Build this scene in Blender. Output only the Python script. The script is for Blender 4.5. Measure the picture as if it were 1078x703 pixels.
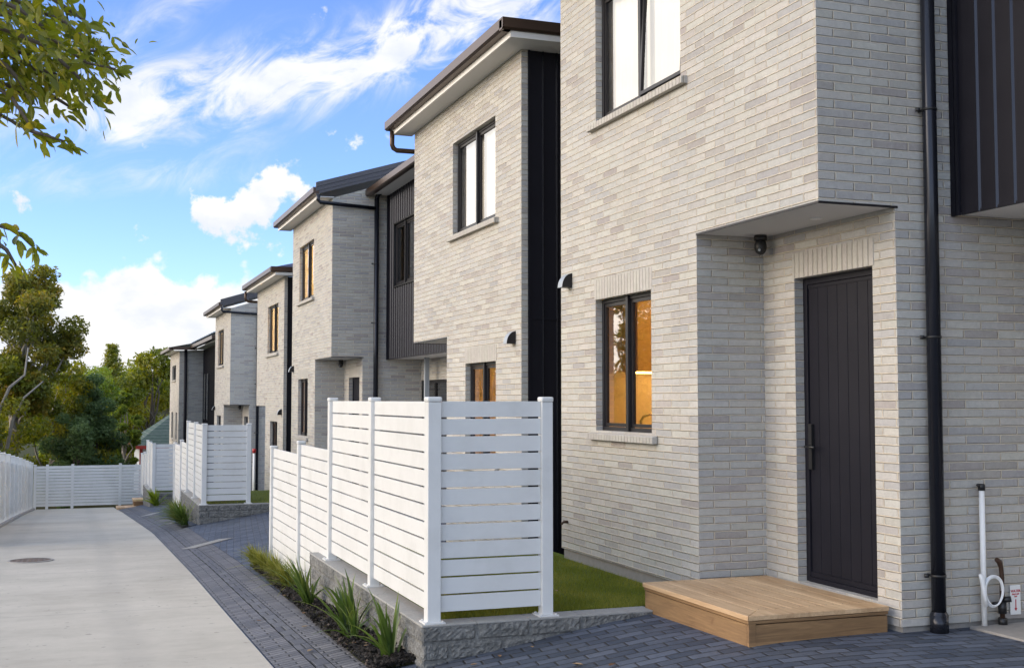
import bpy, bmesh, math, random
import numpy as np
from mathutils import Vector, Matrix
random.seed(7)
R = math.radians
for o in list(bpy.data.objects): bpy.data.objects.remove(o)
SC = bpy.context.scene
COL = SC.collection

# ------------------------------------------------------------------ camera
# the eye is the origin of the place: x to the right of the row, y along the row of houses, z up
cd = bpy.data.cameras.new('camera'); cam = bpy.data.objects.new('camera', cd); COL.objects.link(cam)
cd.sensor_width = 36; cd.lens = 1250/1078*36; cd.clip_start = .05; cd.clip_end = 3000
cam.rotation_euler = (R(90+3.18), 0, R(-20.13)); cam.location = (0, 0, 0)
SC.camera = cam

# ------------------------------------------------------------------ sky, sun, exposure
SUN_AZ, SUN_EL, GLOW_AZ = -84, 18, -60          # from +y towards +x, degrees
w = bpy.data.worlds.new('World'); SC.world = w; w.use_nodes = True
class NT:
    def __init__(s, tree): s.t = tree; s.n = tree.nodes; s.l = tree.links
    def new(s, typ, **kw):
        n = s.n.new(typ)
        for k, v in kw.items(): setattr(n, k, v)
        return n
    def put(s, sock, v):
        if isinstance(v, bpy.types.NodeSocket): s.l.new(v, sock)
        elif v is not None: sock.default_value = v
    def m(s, op, a, b=None, c=None, clamp=False):
        n = s.new('ShaderNodeMath', operation=op, use_clamp=clamp)
        s.put(n.inputs[0], a)
        if b is not None: s.put(n.inputs[1], b)
        if c is not None: s.put(n.inputs[2], c)
        return n.outputs[0]
    def xyz(s, x, y, z=0.0):
        n = s.new('ShaderNodeCombineXYZ')
        for i, v in enumerate((x, y, z)): s.put(n.inputs[i], v)
        return n.outputs[0]
    def sep(s, v):
        n = s.new('ShaderNodeSeparateXYZ'); s.put(n.inputs[0], v); return n.outputs
    def noise(s, v, scale, detail=3, rough=.5, dist=0., dim='3D'):
        n = s.new('ShaderNodeTexNoise', noise_dimensions=dim); s.put(n.inputs['Vector'], v)
        n.inputs['Scale'].default_value = scale; n.inputs['Detail'].default_value = detail
        n.inputs['Roughness'].default_value = rough; n.inputs['Distortion'].default_value = dist
        return n.outputs['Fac']
    def sstep(s, v, a, b, lo=0., hi=1.):
        n = s.new('ShaderNodeMapRange', interpolation_type='SMOOTHSTEP'); s.put(n.inputs[0], v)
        for i, q in enumerate((a, b, lo, hi)): s.put(n.inputs[i+1], q)
        return n.outputs[0]
    def mix(s, f, a, b, typ='MIX'):
        n = s.new('ShaderNodeMix', data_type='RGBA', blend_type=typ, clamp_factor=True)
        s.put(n.inputs[0], f)
        for i, v in ((6, a), (7, b)):
            s.put(n.inputs[i], (*v, 1) if isinstance(v, tuple) and len(v) == 3 else v)
        return n.outputs[2]
    def ramp(s, f, stops, interp='LINEAR'):
        n = s.new('ShaderNodeValToRGB'); s.put(n.inputs[0], f); e = n.color_ramp.elements
        n.color_ramp.interpolation = interp
        while len(e) < len(stops): e.new(.5)
        for el, (p, c) in zip(e, stops): el.position = p; el.color = (*c, 1)
        return n.outputs[0]

def build_sky():
    k = NT(w.node_tree); k.n.clear()
    out = k.new('ShaderNodeOutputWorld'); bg = k.new('ShaderNodeBackground')
    sky = k.new('ShaderNodeTexSky', sky_type='NISHITA')
    sky.sun_disc = False; sky.sun_elevation = R(SUN_EL); sky.sun_rotation = R(SUN_AZ)
    sky.air_density = .8; sky.dust_density = .1; sky.ozone_density = 2.5
    tc = k.new('ShaderNodeTexCoord'); d = tc.outputs['Generated']
    nrm = k.new('ShaderNodeVectorMath', operation='NORMALIZE'); k.put(nrm.inputs[0], d)
    x, y, z = k.sep(nrm.outputs[0])
    az = k.m('ARCTAN2', x, y); el = k.m('ARCSINE', z)
    # heap clouds low round the horizon
    n1 = k.noise(k.xyz(az, 3.1), 9, 2, .5); n2 = k.noise(k.xyz(az, el, 7.7), 26, 6, .55)
    top = k.m('ADD', k.m('MULTIPLY', n1, .075), k.m('MULTIPLY', n2, .105)); top = k.m('ADD', top, -.006)
    hp = k.m('DIVIDE', k.m('SUBTRACT', az, .055), .10); hp = k.m('EXPONENT', k.m('MULTIPLY', k.m('MULTIPLY', hp, hp), -1.))
    top = k.m('ADD', top, k.m('MULTIPLY', hp, .022))
    # the heap in front of the camera stands a little higher
    def bump(ca, ce, sa, se, rot):
        a = k.m('SUBTRACT', az, ca); e = k.m('SUBTRACT', el, ce); c, s_ = math.cos(rot), math.sin(rot)
        u = k.m('ADD', k.m('MULTIPLY', a, c/sa), k.m('MULTIPLY', e, s_/sa))
        v = k.m('ADD', k.m('MULTIPLY', a, -s_/se), k.m('MULTIPLY', e, c/se))
        return k.m('EXPONENT', k.m('MULTIPLY', k.m('ADD', k.m('MULTIPLY', u, u), k.m('MULTIPLY', v, v)), -1.))
    low = k.sstep(k.m('SUBTRACT', top, el), -.002, .012)
    # small heaps
    n3 = k.noise(k.xyz(az, el, 1.3), 30, 6, .6)
    sm = k.m('ADD', bump(.125, .150, .045, .022, .05), bump(.150, .178, .030, .016, .4))
    small = k.sstep(k.m('ADD', sm, k.m('MULTIPLY', k.m('SUBTRACT', n3, .5), 3.2)), .42, .80)
    # wisps
    c, s_ = math.cos(.45), math.sin(.45)
    u = k.m('ADD', k.m('MULTIPLY', az, c), k.m('MULTIPLY', el, s_)); v = k.m('SUBTRACT', k.m('MULTIPLY', el, c), k.m('MULTIPLY', az, s_))
    n4 = k.noise(k.xyz(k.m('MULTIPLY', u, 7.), k.m('MULTIPLY', v, 15.), 2.), 2.0, 8, .62, .9)
    ws = k.m('ADD', bump(.075, .250, .130, .030, .30), bump(.225, .278, .150, .030, .42))
    ws = k.m('ADD', ws, k.m('MULTIPLY', bump(.03, .235, .06, .02, .2), .7))
    ws = k.m('ADD', ws, k.m('MULTIPLY', bump(.08, .32, .16, .020, .5), .45))
    ws = k.m('ADD', ws, k.m('MULTIPLY', bump(.02, .175, .16, .016, .08), .5))
    ws = k.m('ADD', ws, k.m('MULTIPLY', bump(.33, .315, .10, .04, .42), .7))
    gen = k.m('ADD', .55, k.m('MULTIPLY', k.sstep(k.noise(k.xyz(k.m('MULTIPLY', u, 2.), k.m('MULTIPLY', v, 5.), 5.), 1.4, 3, .5), .4, .7), .6))
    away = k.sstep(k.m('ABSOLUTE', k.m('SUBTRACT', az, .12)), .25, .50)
    ws = k.m('ADD', ws, k.m('MULTIPLY', gen, away))
    wisp = k.sstep(k.m('MULTIPLY', ws, k.m('SUBTRACT', k.m('MULTIPLY', n4, 4.0), 1.30)), .06, 1.15, 0., .90)
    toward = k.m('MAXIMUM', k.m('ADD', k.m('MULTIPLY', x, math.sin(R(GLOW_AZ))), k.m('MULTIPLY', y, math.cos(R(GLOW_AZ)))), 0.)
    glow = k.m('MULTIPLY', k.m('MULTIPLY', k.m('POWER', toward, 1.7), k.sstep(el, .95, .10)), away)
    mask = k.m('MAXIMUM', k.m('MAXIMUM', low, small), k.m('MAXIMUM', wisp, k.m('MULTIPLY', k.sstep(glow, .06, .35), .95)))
    # shade: undersides and hollows greyer
    shade = k.sstep(k.noise(k.xyz(az, k.m('MULTIPLY', el, 1.6), 4.), 15, 5, .55), .33, .62)
    ccol = k.mix(shade, (.80, .835, .90), (1.0, .99, .98))
    # unseen bright overcast added behind the camera and sunset side, lighting walls and panes
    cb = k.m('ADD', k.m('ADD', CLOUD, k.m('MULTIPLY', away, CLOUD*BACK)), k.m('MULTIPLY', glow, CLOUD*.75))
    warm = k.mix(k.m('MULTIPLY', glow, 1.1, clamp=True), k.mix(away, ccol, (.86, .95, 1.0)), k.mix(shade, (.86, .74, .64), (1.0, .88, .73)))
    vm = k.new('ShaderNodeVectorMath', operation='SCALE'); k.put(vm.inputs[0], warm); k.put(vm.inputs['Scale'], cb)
    tint = k.mix(1., sky.outputs[0], SKYTINT, 'MULTIPLY')
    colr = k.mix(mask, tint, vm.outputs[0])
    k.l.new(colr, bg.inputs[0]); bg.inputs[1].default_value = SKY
    k.l.new(bg.outputs[0], out.inputs[0])
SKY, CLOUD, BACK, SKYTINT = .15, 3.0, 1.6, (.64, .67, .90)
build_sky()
ld = bpy.data.lights.new('sun', 'SUN'); ld.energy = .95; ld.angle = R(42); ld.color = (1.0, .83, .64)
sun = bpy.data.objects.new('sun', ld); COL.objects.link(sun)
_d = Vector((math.sin(R(SUN_AZ))*math.cos(R(SUN_EL)), math.cos(R(SUN_AZ))*math.cos(R(SUN_EL)), math.sin(R(SUN_EL))))
sun.rotation_euler = _d.to_track_quat('Z', 'Y').to_euler(); sun.location = (-30, 20, 30)
SC.view_settings.view_transform = 'Standard'; SC.view_settings.look = 'None'
SC.view_settings.exposure = 1.3; SC.view_settings.gamma = 1; SC.view_settings.use_curve_mapping = False
SC.render.engine = 'CYCLES'
SC.cycles.max_bounces = 8; SC.cycles.transparent_max_bounces = 16

# ------------------------------------------------------------------ materials
M = {}
def mat(name, base=(.5, .5, .5), rough=.6, metal=0., spec=.5, fn=None):
    m = bpy.data.materials.new(name); m.use_nodes = True
    k = NT(m.node_tree); b = k.n['Principled BSDF']
    b.inputs['Base Color'].default_value = (*base, 1); b.inputs['Roughness'].default_value = rough
    b.inputs['Metallic'].default_value = metal; b.inputs['Specular IOR Level'].default_value = spec
    if fn: fn(k, b)
    M[name] = m; return m
def bump(k, b, h, dist=.005, strength=1.):
    n = k.new('ShaderNodeBump'); n.inputs['Distance'].default_value = dist; n.inputs['Strength'].default_value = strength
    k.put(n.inputs['Height'], h); k.l.new(n.outputs[0], b.inputs['Normal'])
def objc(k): return k.new('ShaderNodeTexCoord').outputs['Object']
def uvc(k): return k.new('ShaderNodeTexCoord').outputs['UV']

def cells(k, u, v, W, H, gap, shift=.5):
    """running bond: id numbers of the cell, joint mask (1 in the body), and the distance to the joint"""
    r = k.m('FLOOR', k.m('DIVIDE', v, H))
    us = k.m('ADD', u, k.m('MULTIPLY', k.m('MODULO', k.m('ABSOLUTE', r), 2.), W*shift))
    c = k.m('FLOOR', k.m('DIVIDE', us, W))
    fu = k.m('MULTIPLY', k.m('FRACT', k.m('DIVIDE', us, W)), W); fv = k.m('MULTIPLY', k.m('FRACT', k.m('DIVIDE', v, H)), H)
    du = k.m('MINIMUM', fu, k.m('SUBTRACT', W, fu)); dv = k.m('MINIMUM', fv, k.m('SUBTRACT', H, fv))
    dist = k.m('MINIMUM', du, dv)
    wn = k.new('ShaderNodeTexWhiteNoise', noise_dimensions='2D'); k.put(wn.inputs['Vector'], k.xyz(c, r))
    return wn.outputs['Value'], wn.outputs['Color'], dist

BRICK = [(0., (.325, .296, .282)), (.16, (.368, .342, .320)), (.36, (.410, .388, .356)), (.65, (.434, .413, .378)), (1., (.466, .444, .404))]
BRICK_BLUE = [(0., (.345, .336, .338)), (.2, (.384, .376, .370)), (.5, (.414, .404, .386)), (1., (.458, .444, .416))]
def brick_fn(swap=False, W=.292, H=.06):
    def fn(k, b):
        u, v, _ = k.sep(uvc(k)); P = objc(k)
        wob = k.m('MULTIPLY', k.m('SUBTRACT', k.noise(P, 9, 2), .5), .006)
        v2 = k.m('ADD', v, wob)
        val, colr, dist = cells(k, u, v2, W, H, .01)
        edge = k.m('ADD', dist, k.m('MULTIPLY', k.m('SUBTRACT', k.noise(P, 60, 3), .5), .006))
        body = k.sstep(edge, .0036, .0062)
        cr0 = k.sep(colr)
        base = k.mix(k.sstep(cr0[2], .25, .75), k.ramp(val, BRICK_BLUE), k.ramp(val, BRICK)) if not swap else (k.ramp(k.m('ADD', .35, k.m('MULTIPLY', val, .3)), BRICK))
        hs = k.new('ShaderNodeHueSaturation'); k.put(hs.inputs['Color'], base)
        cr = k.sep(colr); hs.inputs['Saturation'].default_value = .9
        k.put(hs.inputs['Hue'], k.m('ADD', .5, k.m('MULTIPLY', k.m('SUBTRACT', cr[1], .5), .05)))
        mott = k.m('ADD', .74, k.m('MULTIPLY', k.noise(P, 20, 6, .72, .8), .52))
        streak = k.m('ADD', .90, k.m('MULTIPLY', k.noise(P, 1.1, 4, .6), .2))
        sc = k.new('ShaderNodeVectorMath', operation='SCALE'); k.put(sc.inputs[0], k.mix(1., hs.outputs[0], (1.01, 1.0, .975), 'MULTIPLY')); k.put(sc.inputs['Scale'], k.m('MULTIPLY', mott, streak))
        mort = k.mix(k.noise(P, 14, 3), (.50, .44, .35), (.64, .57, .465)) if not swap else k.mix(k.noise(P, 14, 3), (.36, .335, .29), (.43, .40, .35))
        bloom = k.m('MULTIPLY', k.sstep(k.noise(P, 1.7, 5, .65), .56, .74), k.sstep(k.noise(P, 11, 4, .7),   .35, .65, .05, .42))
        k.l.new(k.mix(bloom, k.mix(body, mort, sc.outputs[0]), (.56, .545, .52)), b.inputs['Base Color'])      # lime bloom in patches
        # split texture: chipped creases across some bricks
        crease = k.noise(P, 34, 4, .7, 1.5)
        h = k.m('ADD', k.m('MULTIPLY', k.sstep(edge, .0015, .0085), 1.), k.m('MULTIPLY', crease, .42))
        h = k.m('ADD', h, k.m('MULTIPLY', val, .25))
        bump(k, b, h, .009, 1.)
        b.inputs['Roughness'].default_value = .88; b.inputs['Specular IOR Level'].default_value = .3
    return fn
mat('brick', fn=brick_fn())
mat('rowlock', fn=brick_fn(swap=True, W=.06, H=5.))
def dark_fn(k, b):
    P = objc(k); n = k.noise(P, 3, 4, .6)
    k.l.new(k.mix(n, (.0095, .0092, .013), (.016, .0155, .021)), b.inputs['Base Color'])
    k.put(b.inputs['Roughness'], k.m('ADD', .42, k.m('MULTIPLY', k.noise(P, 12, 4), .2))); b.inputs['Specular IOR Level'].default_value = .14
mat('dark_metal', rough=.35, fn=dark_fn)
mat('roof_metal', (.085, .080, .085), .42, .5)
mat('seam_metal', (.020, .022, .030), .25, .5)
mat('gutter_metal', (.075, .048, .034), .38, .65)
mat('frame', (.015, .014, .016), .42, 0., .3)
def door_fn(k, b):
    P = objc(k); n = k.noise(P, 4, 3)
    k.l.new(k.mix(n, (.0095, .0095, .0140), (.0150, .0145, .0205)), b.inputs['Base Color'])
    k.put(b.inputs['Roughness'], k.m('ADD', .38, k.m('MULTIPLY', k.noise(P, 9, 4), .14))); b.inputs['Specular IOR Level'].default_value = .14
mat('door_paint', rough=.42, fn=door_fn)
mat('black', (.012, .012, .013), .4)
def white_fn(k, b):
    P = objc(k); n = k.noise(P, 2.5, 5, .65)
    k.l.new(k.mix(k.sstep(n, .42, .78), (.62, .62, .61), (.55, .55, .535)), b.inputs['Base Color'])
    k.put(b.inputs['Roughness'], k.m('ADD', .32, k.m('MULTIPLY', k.noise(P, 14, 3), .2)))
mat('white_paint', (.8, .8, .8), .4, fn=white_fn)
mat('soffit', (.62, .61, .60), .7)
mat('fascia_white', (.74, .72, .69), .5)
mat('white_plastic', (.78, .78, .77), .35)
mat('whitening_curtain', (.70, .67, .62), .9)
def plinth_fn(k, b):
    P = objc(k); n = k.noise(P, 16, 6, .7)
    k.l.new(k.mix(n, (.20, .19, .175), (.34, .32, .30)), b.inputs['Base Color']); bump(k, b, n, .006)
mat('plinth', rough=.9, fn=plinth_fn)
def glass(name, f0, tint=(.9, .9, .9), amount=1.):
    m = bpy.data.materials.new(name); m.use_nodes = True; k = NT(m.node_tree); k.n.clear()
    o = k.new('ShaderNodeOutputMaterial'); mx = k.new('ShaderNodeMixShader')
    t = k.new('ShaderNodeBsdfTransparent'); t.inputs[0].default_value = (*tint, 1)
    g = k.new('ShaderNodeBsdfGlossy'); g.inputs['Roughness'].default_value = .015; g.inputs[0].default_value = (.97, .97, .97, 1)
    bp = k.new('ShaderNodeBump'); bp.inputs['Distance'].default_value = .004; bp.inputs['Strength'].default_value = .12
    k.l.new(k.noise(objc(k), 2.3, 1), bp.inputs['Height']); k.l.new(bp.outputs[0], g.inputs['Normal'])
    fr = k.new('ShaderNodeFresnel'); fr.inputs[0].default_value = 1.6
    k.l.new(k.m('ADD', k.m('MULTIPLY', fr.outputs[0], amount), f0, clamp=True), mx.inputs[0])
    k.l.new(t.outputs[0], mx.inputs[1]); k.l.new(g.outputs[0], mx.inputs[2]); k.l.new(mx.outputs[0], o.inputs[0])
    M[name] = m
glass('glass', .10, amount=1.3)
glass('coated_glass', .10, amount=1.0)
def concrete_fn(k, b):
    P = objc(k); x, y, z = k.sep(P)
    n = k.noise(P, .55, 6, .62); n2 = k.noise(P, 6, 6, .7)
    br = k.noise(k.xyz(k.m('MULTIPLY', x, .55), k.m('MULTIPLY', y, 2.6)), 1.0, 6, .68, .6)
    f = k.m('ADD', k.m('MULTIPLY', n, .55), k.m('ADD', k.m('MULTIPLY', n2, .2), k.m('MULTIPLY', br, .25)))
    c = k.ramp(f, [(.36, (.35, .320, .270)), (.52, (.445, .410, .350)), (.68, (.515, .478, .410))])
    spot = k.sstep(k.noise(P, 11, 2, .5), .69, .73, 0., .6)
    c = k.mix(spot, c, (.20, .19, .17))
    # faint tyre tracks
    tx = k.m('ABSOLUTE', k.m('SUBTRACT', k.m('ABSOLUTE', k.m('ADD', x, k.m('ADD', .12, k.m('MULTIPLY', k.noise(P, .12, 1), .3)))), .72))
    c = k.mix(k.m('MULTIPLY', k.sstep(tx, .22, .05), k.sstep(k.noise(P, 2.2, 5, .7), .3, .7, .05, .30)), c, (.26, .245, .22))
    # saw-cut joints every four metres
    j = k.m('ABSOLUTE', k.m('SUBTRACT', k.m('FRACT', k.m('DIVIDE', k.m('ADD', y, 1.3), 4.)), .5))
    jm = k.sstep(j, .0022, .0012)
    c = k.mix(k.m('MULTIPLY', jm, .6), c, (.2, .19, .18))
    k.l.new(c, b.inputs['Base Color'])
    bump(k, b, k.m('ADD', k.m('MULTIPLY', n2, .6), k.m('MULTIPLY', k.noise(P, 90, 3), .4)), .004, .6)
mat('concrete', rough=.85, spec=.3, fn=concrete_fn)
def paver_fn(W, H, rot, dark=(.055, .064, .082), light=(.125, .136, .158)):
    def fn(k, b):
        x, y, z = k.sep(objc(k)); P = objc(k); c, s = math.cos(rot), math.sin(rot)
        u = k.m('ADD', k.m('MULTIPLY', x, c), k.m('MULTIPLY', y, s)); v = k.m('SUBTRACT', k.m('MULTIPLY', y, c), k.m('MULTIPLY', x, s))
        wob = k.m('MULTIPLY', k.m('SUBTRACT', k.noise(P, 1.4, 2), .5), .03)
        val, colr, dist = cells(k, k.m('ADD', u, 50.), k.m('ADD', k.m('ADD', v, wob), 50.), W, H, .006)
        edge = k.m('ADD', dist, k.m('MULTIPLY', k.m('SUBTRACT', k.noise(P, 40, 3), .5), .006))
        body = k.sstep(edge, .0035, .0075)
        base = k.mix(val, dark, light)
        sc = k.new('ShaderNodeVectorMath', operation='SCALE'); k.put(sc.inputs[0], base)
        k.put(sc.inputs['Scale'], k.m('ADD', .62, k.m('MULTIPLY', k.noise(P, 26, 5, .7), .76)))
        dust = k.mix(k.sstep(k.noise(P, .8, 4, .6), .5, .8, 0., .3), sc.outputs[0], (.16, .155, .15))
        speck = k.sstep(k.noise(P, 70, 2), .70, .76, 0., .45)
        dust = k.mix(speck, dust, (.26, .25, .24))
        k.l.new(k.mix(body, (.016, .015, .014), dust), b.inputs['Base Color'])
        h = k.m('ADD', k.sstep(edge, .0, .013), k.m('ADD', k.m('MULTIPLY', k.noise(P, 60, 4, .7), .25), k.m('MULTIPLY', val, .4)))
        bump(k, b, h, .007, .9)
        k.put(b.inputs['Roughness'], k.m('ADD', .5, k.m('MULTIPLY', k.noise(P, 8, 3), .25)))
        b.inputs['Specular IOR Level'].default_value = .4
    return fn
mat('paver_court', fn=paver_fn(.205, .105, R(-7), (.033, .045, .070), (.088, .106, .146)))
mat('paver_border', fn=paver_fn(.24, .08, 0, (.078, .077, .082), (.15, .145, .148)))
mat('paver_edge_row', fn=paver_fn(.115, .24, 0, (.06, .06, .068), (.105, .105, .110)))
def soil_fn(k, b):
    P = objc(k); n = k.noise(P, 1.2, 6, .7); n2 = k.noise(P, 18, 5, .7)
    k.l.new(k.mix(n2, k.mix(n, (.030, .045, .012), (.06, .07, .022)), (.07, .06, .035)), b.inputs['Base Color']); bump(k, b, n2, .03)
mat('ground', rough=.95, spec=.1, fn=soil_fn)
def turf_fn(k, b):
    P = objc(k); n = k.noise(P, 5, 4, .6)
    k.l.new(k.mix(n, (.07, .10, .010), (.12, .155, .016)), b.inputs['Base Color'])
mat('turf', rough=.8, spec=.2, fn=turf_fn)
def vcol_fn(dark, mid, light, trans=.0):
    def fn(k, b):
        a = k.new('ShaderNodeAttribute', attribute_name='tint'); t = k.sep(a.outputs['Color'])[0]
        c = k.ramp(t, [(0., dark), (.5, mid), (1., light)])
        k.l.new(c, b.inputs['Base Color'])
        if trans:
            tr = k.new('ShaderNodeBsdfTranslucent'); hs = k.new('ShaderNodeHueSaturation')
            hs.inputs['Hue'].default_value = .485; hs.inputs['Saturation'].default_value = 1.1; hs.inputs['Value'].default_value = 1.5
            k.l.new(c, hs.inputs['Color']); k.l.new(hs.outputs[0], tr.inputs[0])
            mx = k.new('ShaderNodeMixShader'); mx.inputs[0].default_value = trans
            k.l.new(b.outputs[0], mx.inputs[1]); k.l.new(tr.outputs[0], mx.inputs[2])
            k.l.new(mx.outputs[0], k.n['Material Output'].inputs[0])
    return fn
mat('blade', rough=.6, fn=vcol_fn((.11, .135, .014), (.19, .21, .026), (.30, .29, .06), .4))
mat('leaf_magnolia', rough=.38, fn=vcol_fn((.07, .095, .012), (.17, .20, .022), (.32, .29, .04), .55))
mat('leaf_gold', rough=.55, fn=vcol_fn((.075, .095, .016), (.18, .185, .024), (.38, .27, .045), .5))
mat('leaf_olive', rough=.5, fn=vcol_fn((.07, .10, .012), (.17, .195, .020), (.32, .29, .03), .5))
mat('leaf_pine', rough=.6, fn=vcol_fn((.045, .085, .032), (.11, .18, .065), (.20, .28, .11), .45))
mat('leaf_fresh', rough=.5, fn=vcol_fn((.07, .11, .016), (.16, .23, .028), (.27, .33, .05), .5))
mat('leaf_flax', rough=.42, fn=vcol_fn((.035, .070, .014), (.085, .14, .028), (.20, .24, .065), .3))
mat('leaf_sedge', rough=.5, fn=vcol_fn((.09, .11, .018), (.19, .21, .04), (.33, .30, .09), .35))
mat('bark_chip', rough=.9, fn=vcol_fn((.008, .007, .006), (.030, .022, .017), (.085, .06, .045)))
mat('dry_leaf', rough=.7, fn=vcol_fn((.16, .07, .03), (.28, .17, .08), (.40, .30, .18)))
def bark_fn(c1, c2):
    def fn(k, b):
        x, y, z = k.sep(objc(k)); n = k.noise(k.xyz(k.m('MULTIPLY', x, 6.), k.m('MULTIPLY', y, 6.), z), 2.2, 6, .7)
        k.l.new(k.mix(n, c1, c2), b.inputs['Base Color']); bump(k, b, n, .02)
    return fn
mat('bark_pale', rough=.85, fn=bark_fn((.16, .14, .12), (.36, .33, .29)))
mat('bark_dark', rough=.9, fn=bark_fn((.05, .04, .03), (.15, .12, .09)))
def block_fn(k, b):
    P = objc(k); n = k.noise(P, 9, 6, .75); n2 = k.noise(P, 45, 5, .75)
    f = k.m('ADD', k.m('MULTIPLY', n, .5), k.m('MULTIPLY', n2, .5))
    c = k.ramp(f, [(.34, (.075, .076, .074)), (.5, (.16, .158, .15)), (.66, (.30, .295, .28))])
    k.l.new(c, b.inputs['Base Color']); bump(k, b, f, .02, .9)
mat('split_block', rough=.92, spec=.2, fn=block_fn)
def cap_fn(k, b):
    P = objc(k); n = k.noise(P, 30, 6, .75)
    k.l.new(k.mix(n, (.20, .195, .185), (.40, .39, .365)), b.inputs['Base Color']); bump(k, b, n, .006)
mat('block_top', rough=.9, fn=cap_fn)
def timber_fn(lo, hi, axis, boards=.14):
    def fn(k, b):
        v = list(k.sep(objc(k))); P = objc(k)
        s = [9., 9., 9.]; s[axis] = .7
        q = k.xyz(*[k.m('MULTIPLY', v[i], s[i]) for i in range(3)])
        n = k.noise(q, 3.2, 7, .65, 1.1); big = k.noise(P, 2.4, 3)
        wn = k.new('ShaderNodeTexWhiteNoise', noise_dimensions='1D'); k.put(wn.inputs['W'], k.m('FLOOR', k.m('DIVIDE', v[2] if axis == 0 else v[0], .128)))
        f = k.m('ADD', k.m('ADD', k.m('MULTIPLY', n, .75), k.m('MULTIPLY', big, .25)), k.m('MULTIPLY', k.m('SUBTRACT', wn.outputs[0], .5), .22))
        c = k.ramp(f, [(.32, lo), (.68, hi)])
        knot = k.sstep(k.noise(P, 7, 1), .74, .80, 0., .55)
        k.l.new(k.mix(knot, c, (.16, .075, .03)), b.inputs['Base Color']); bump(k, b, n, .0015)
    return fn
mat('timber_top_lit', rough=.6, fn=timber_fn((.40, .245, .125), (.64, .44, .255), 1))  # paler than the risers: sunlight on the top put into the colour
mat('timber_side_shade', rough=.65, fn=timber_fn((.17, .095, .042), (.34, .20, .090), 0))  # same timber, weaker light on the risers put into a darker colour
mat('timber_side_along_shade', rough=.65, fn=timber_fn((.165, .092, .042), (.32, .19, .085), 1))
mat('timber_cut', (.55, .38, .22), .7)
mat('cast_iron', (.16, .12, .09), .75, .3)
mat('grate', (.34, .33, .31), .7)
mat('room_wall', (.62, .56, .48), .8)
mat('room_joinery', (.55, .40, .24), .55)
mat('steel', (.6, .6, .6), .25, 1.)
def emit(name, c, s):
    m = bpy.data.materials.new(name); m.use_nodes = True; k = NT(m.node_tree); b = k.n['Principled BSDF']
    b.inputs['Emission Color'].default_value = (*c, 1); b.inputs['Emission Strength'].default_value = s; M[name] = m
emit('strip_light', (1., .55, .14), 9.)
def tile_fn(k, b):
    x, y, z = k.sep(objc(k)); val, col_, dist = cells(k, k.m('ADD', y, 60.), k.m('ADD', z, 60.), .35, .16, .01)
    k.l.new(k.mix(k.sstep(dist, .002, .006), (.25, .25, .25), k.mix(k.noise(objc(k), 6, 4), (.030, .055, .045), (.10, .14, .12))), b.inputs['Base Color'])
mat('slate_roof', rough=.8, spec=.15, fn=tile_fn)
mat('red_trim', (.28, .03, .025), .5)
mat('pale_cladding', (.42, .44, .47), .7)
mat('sign_white', (.82, .82, .80), .35); mat('sign_red', (.50, .012, .025), .5)
mat('tap_brown', (.055, .028, .016), .5, .3); mat('hose_white', (.78, .79, .80), .35)
mat('grey_tin', (.30, .33, .36), .45)
mat('red_plastic', (.45, .03, .03), .4)

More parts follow.
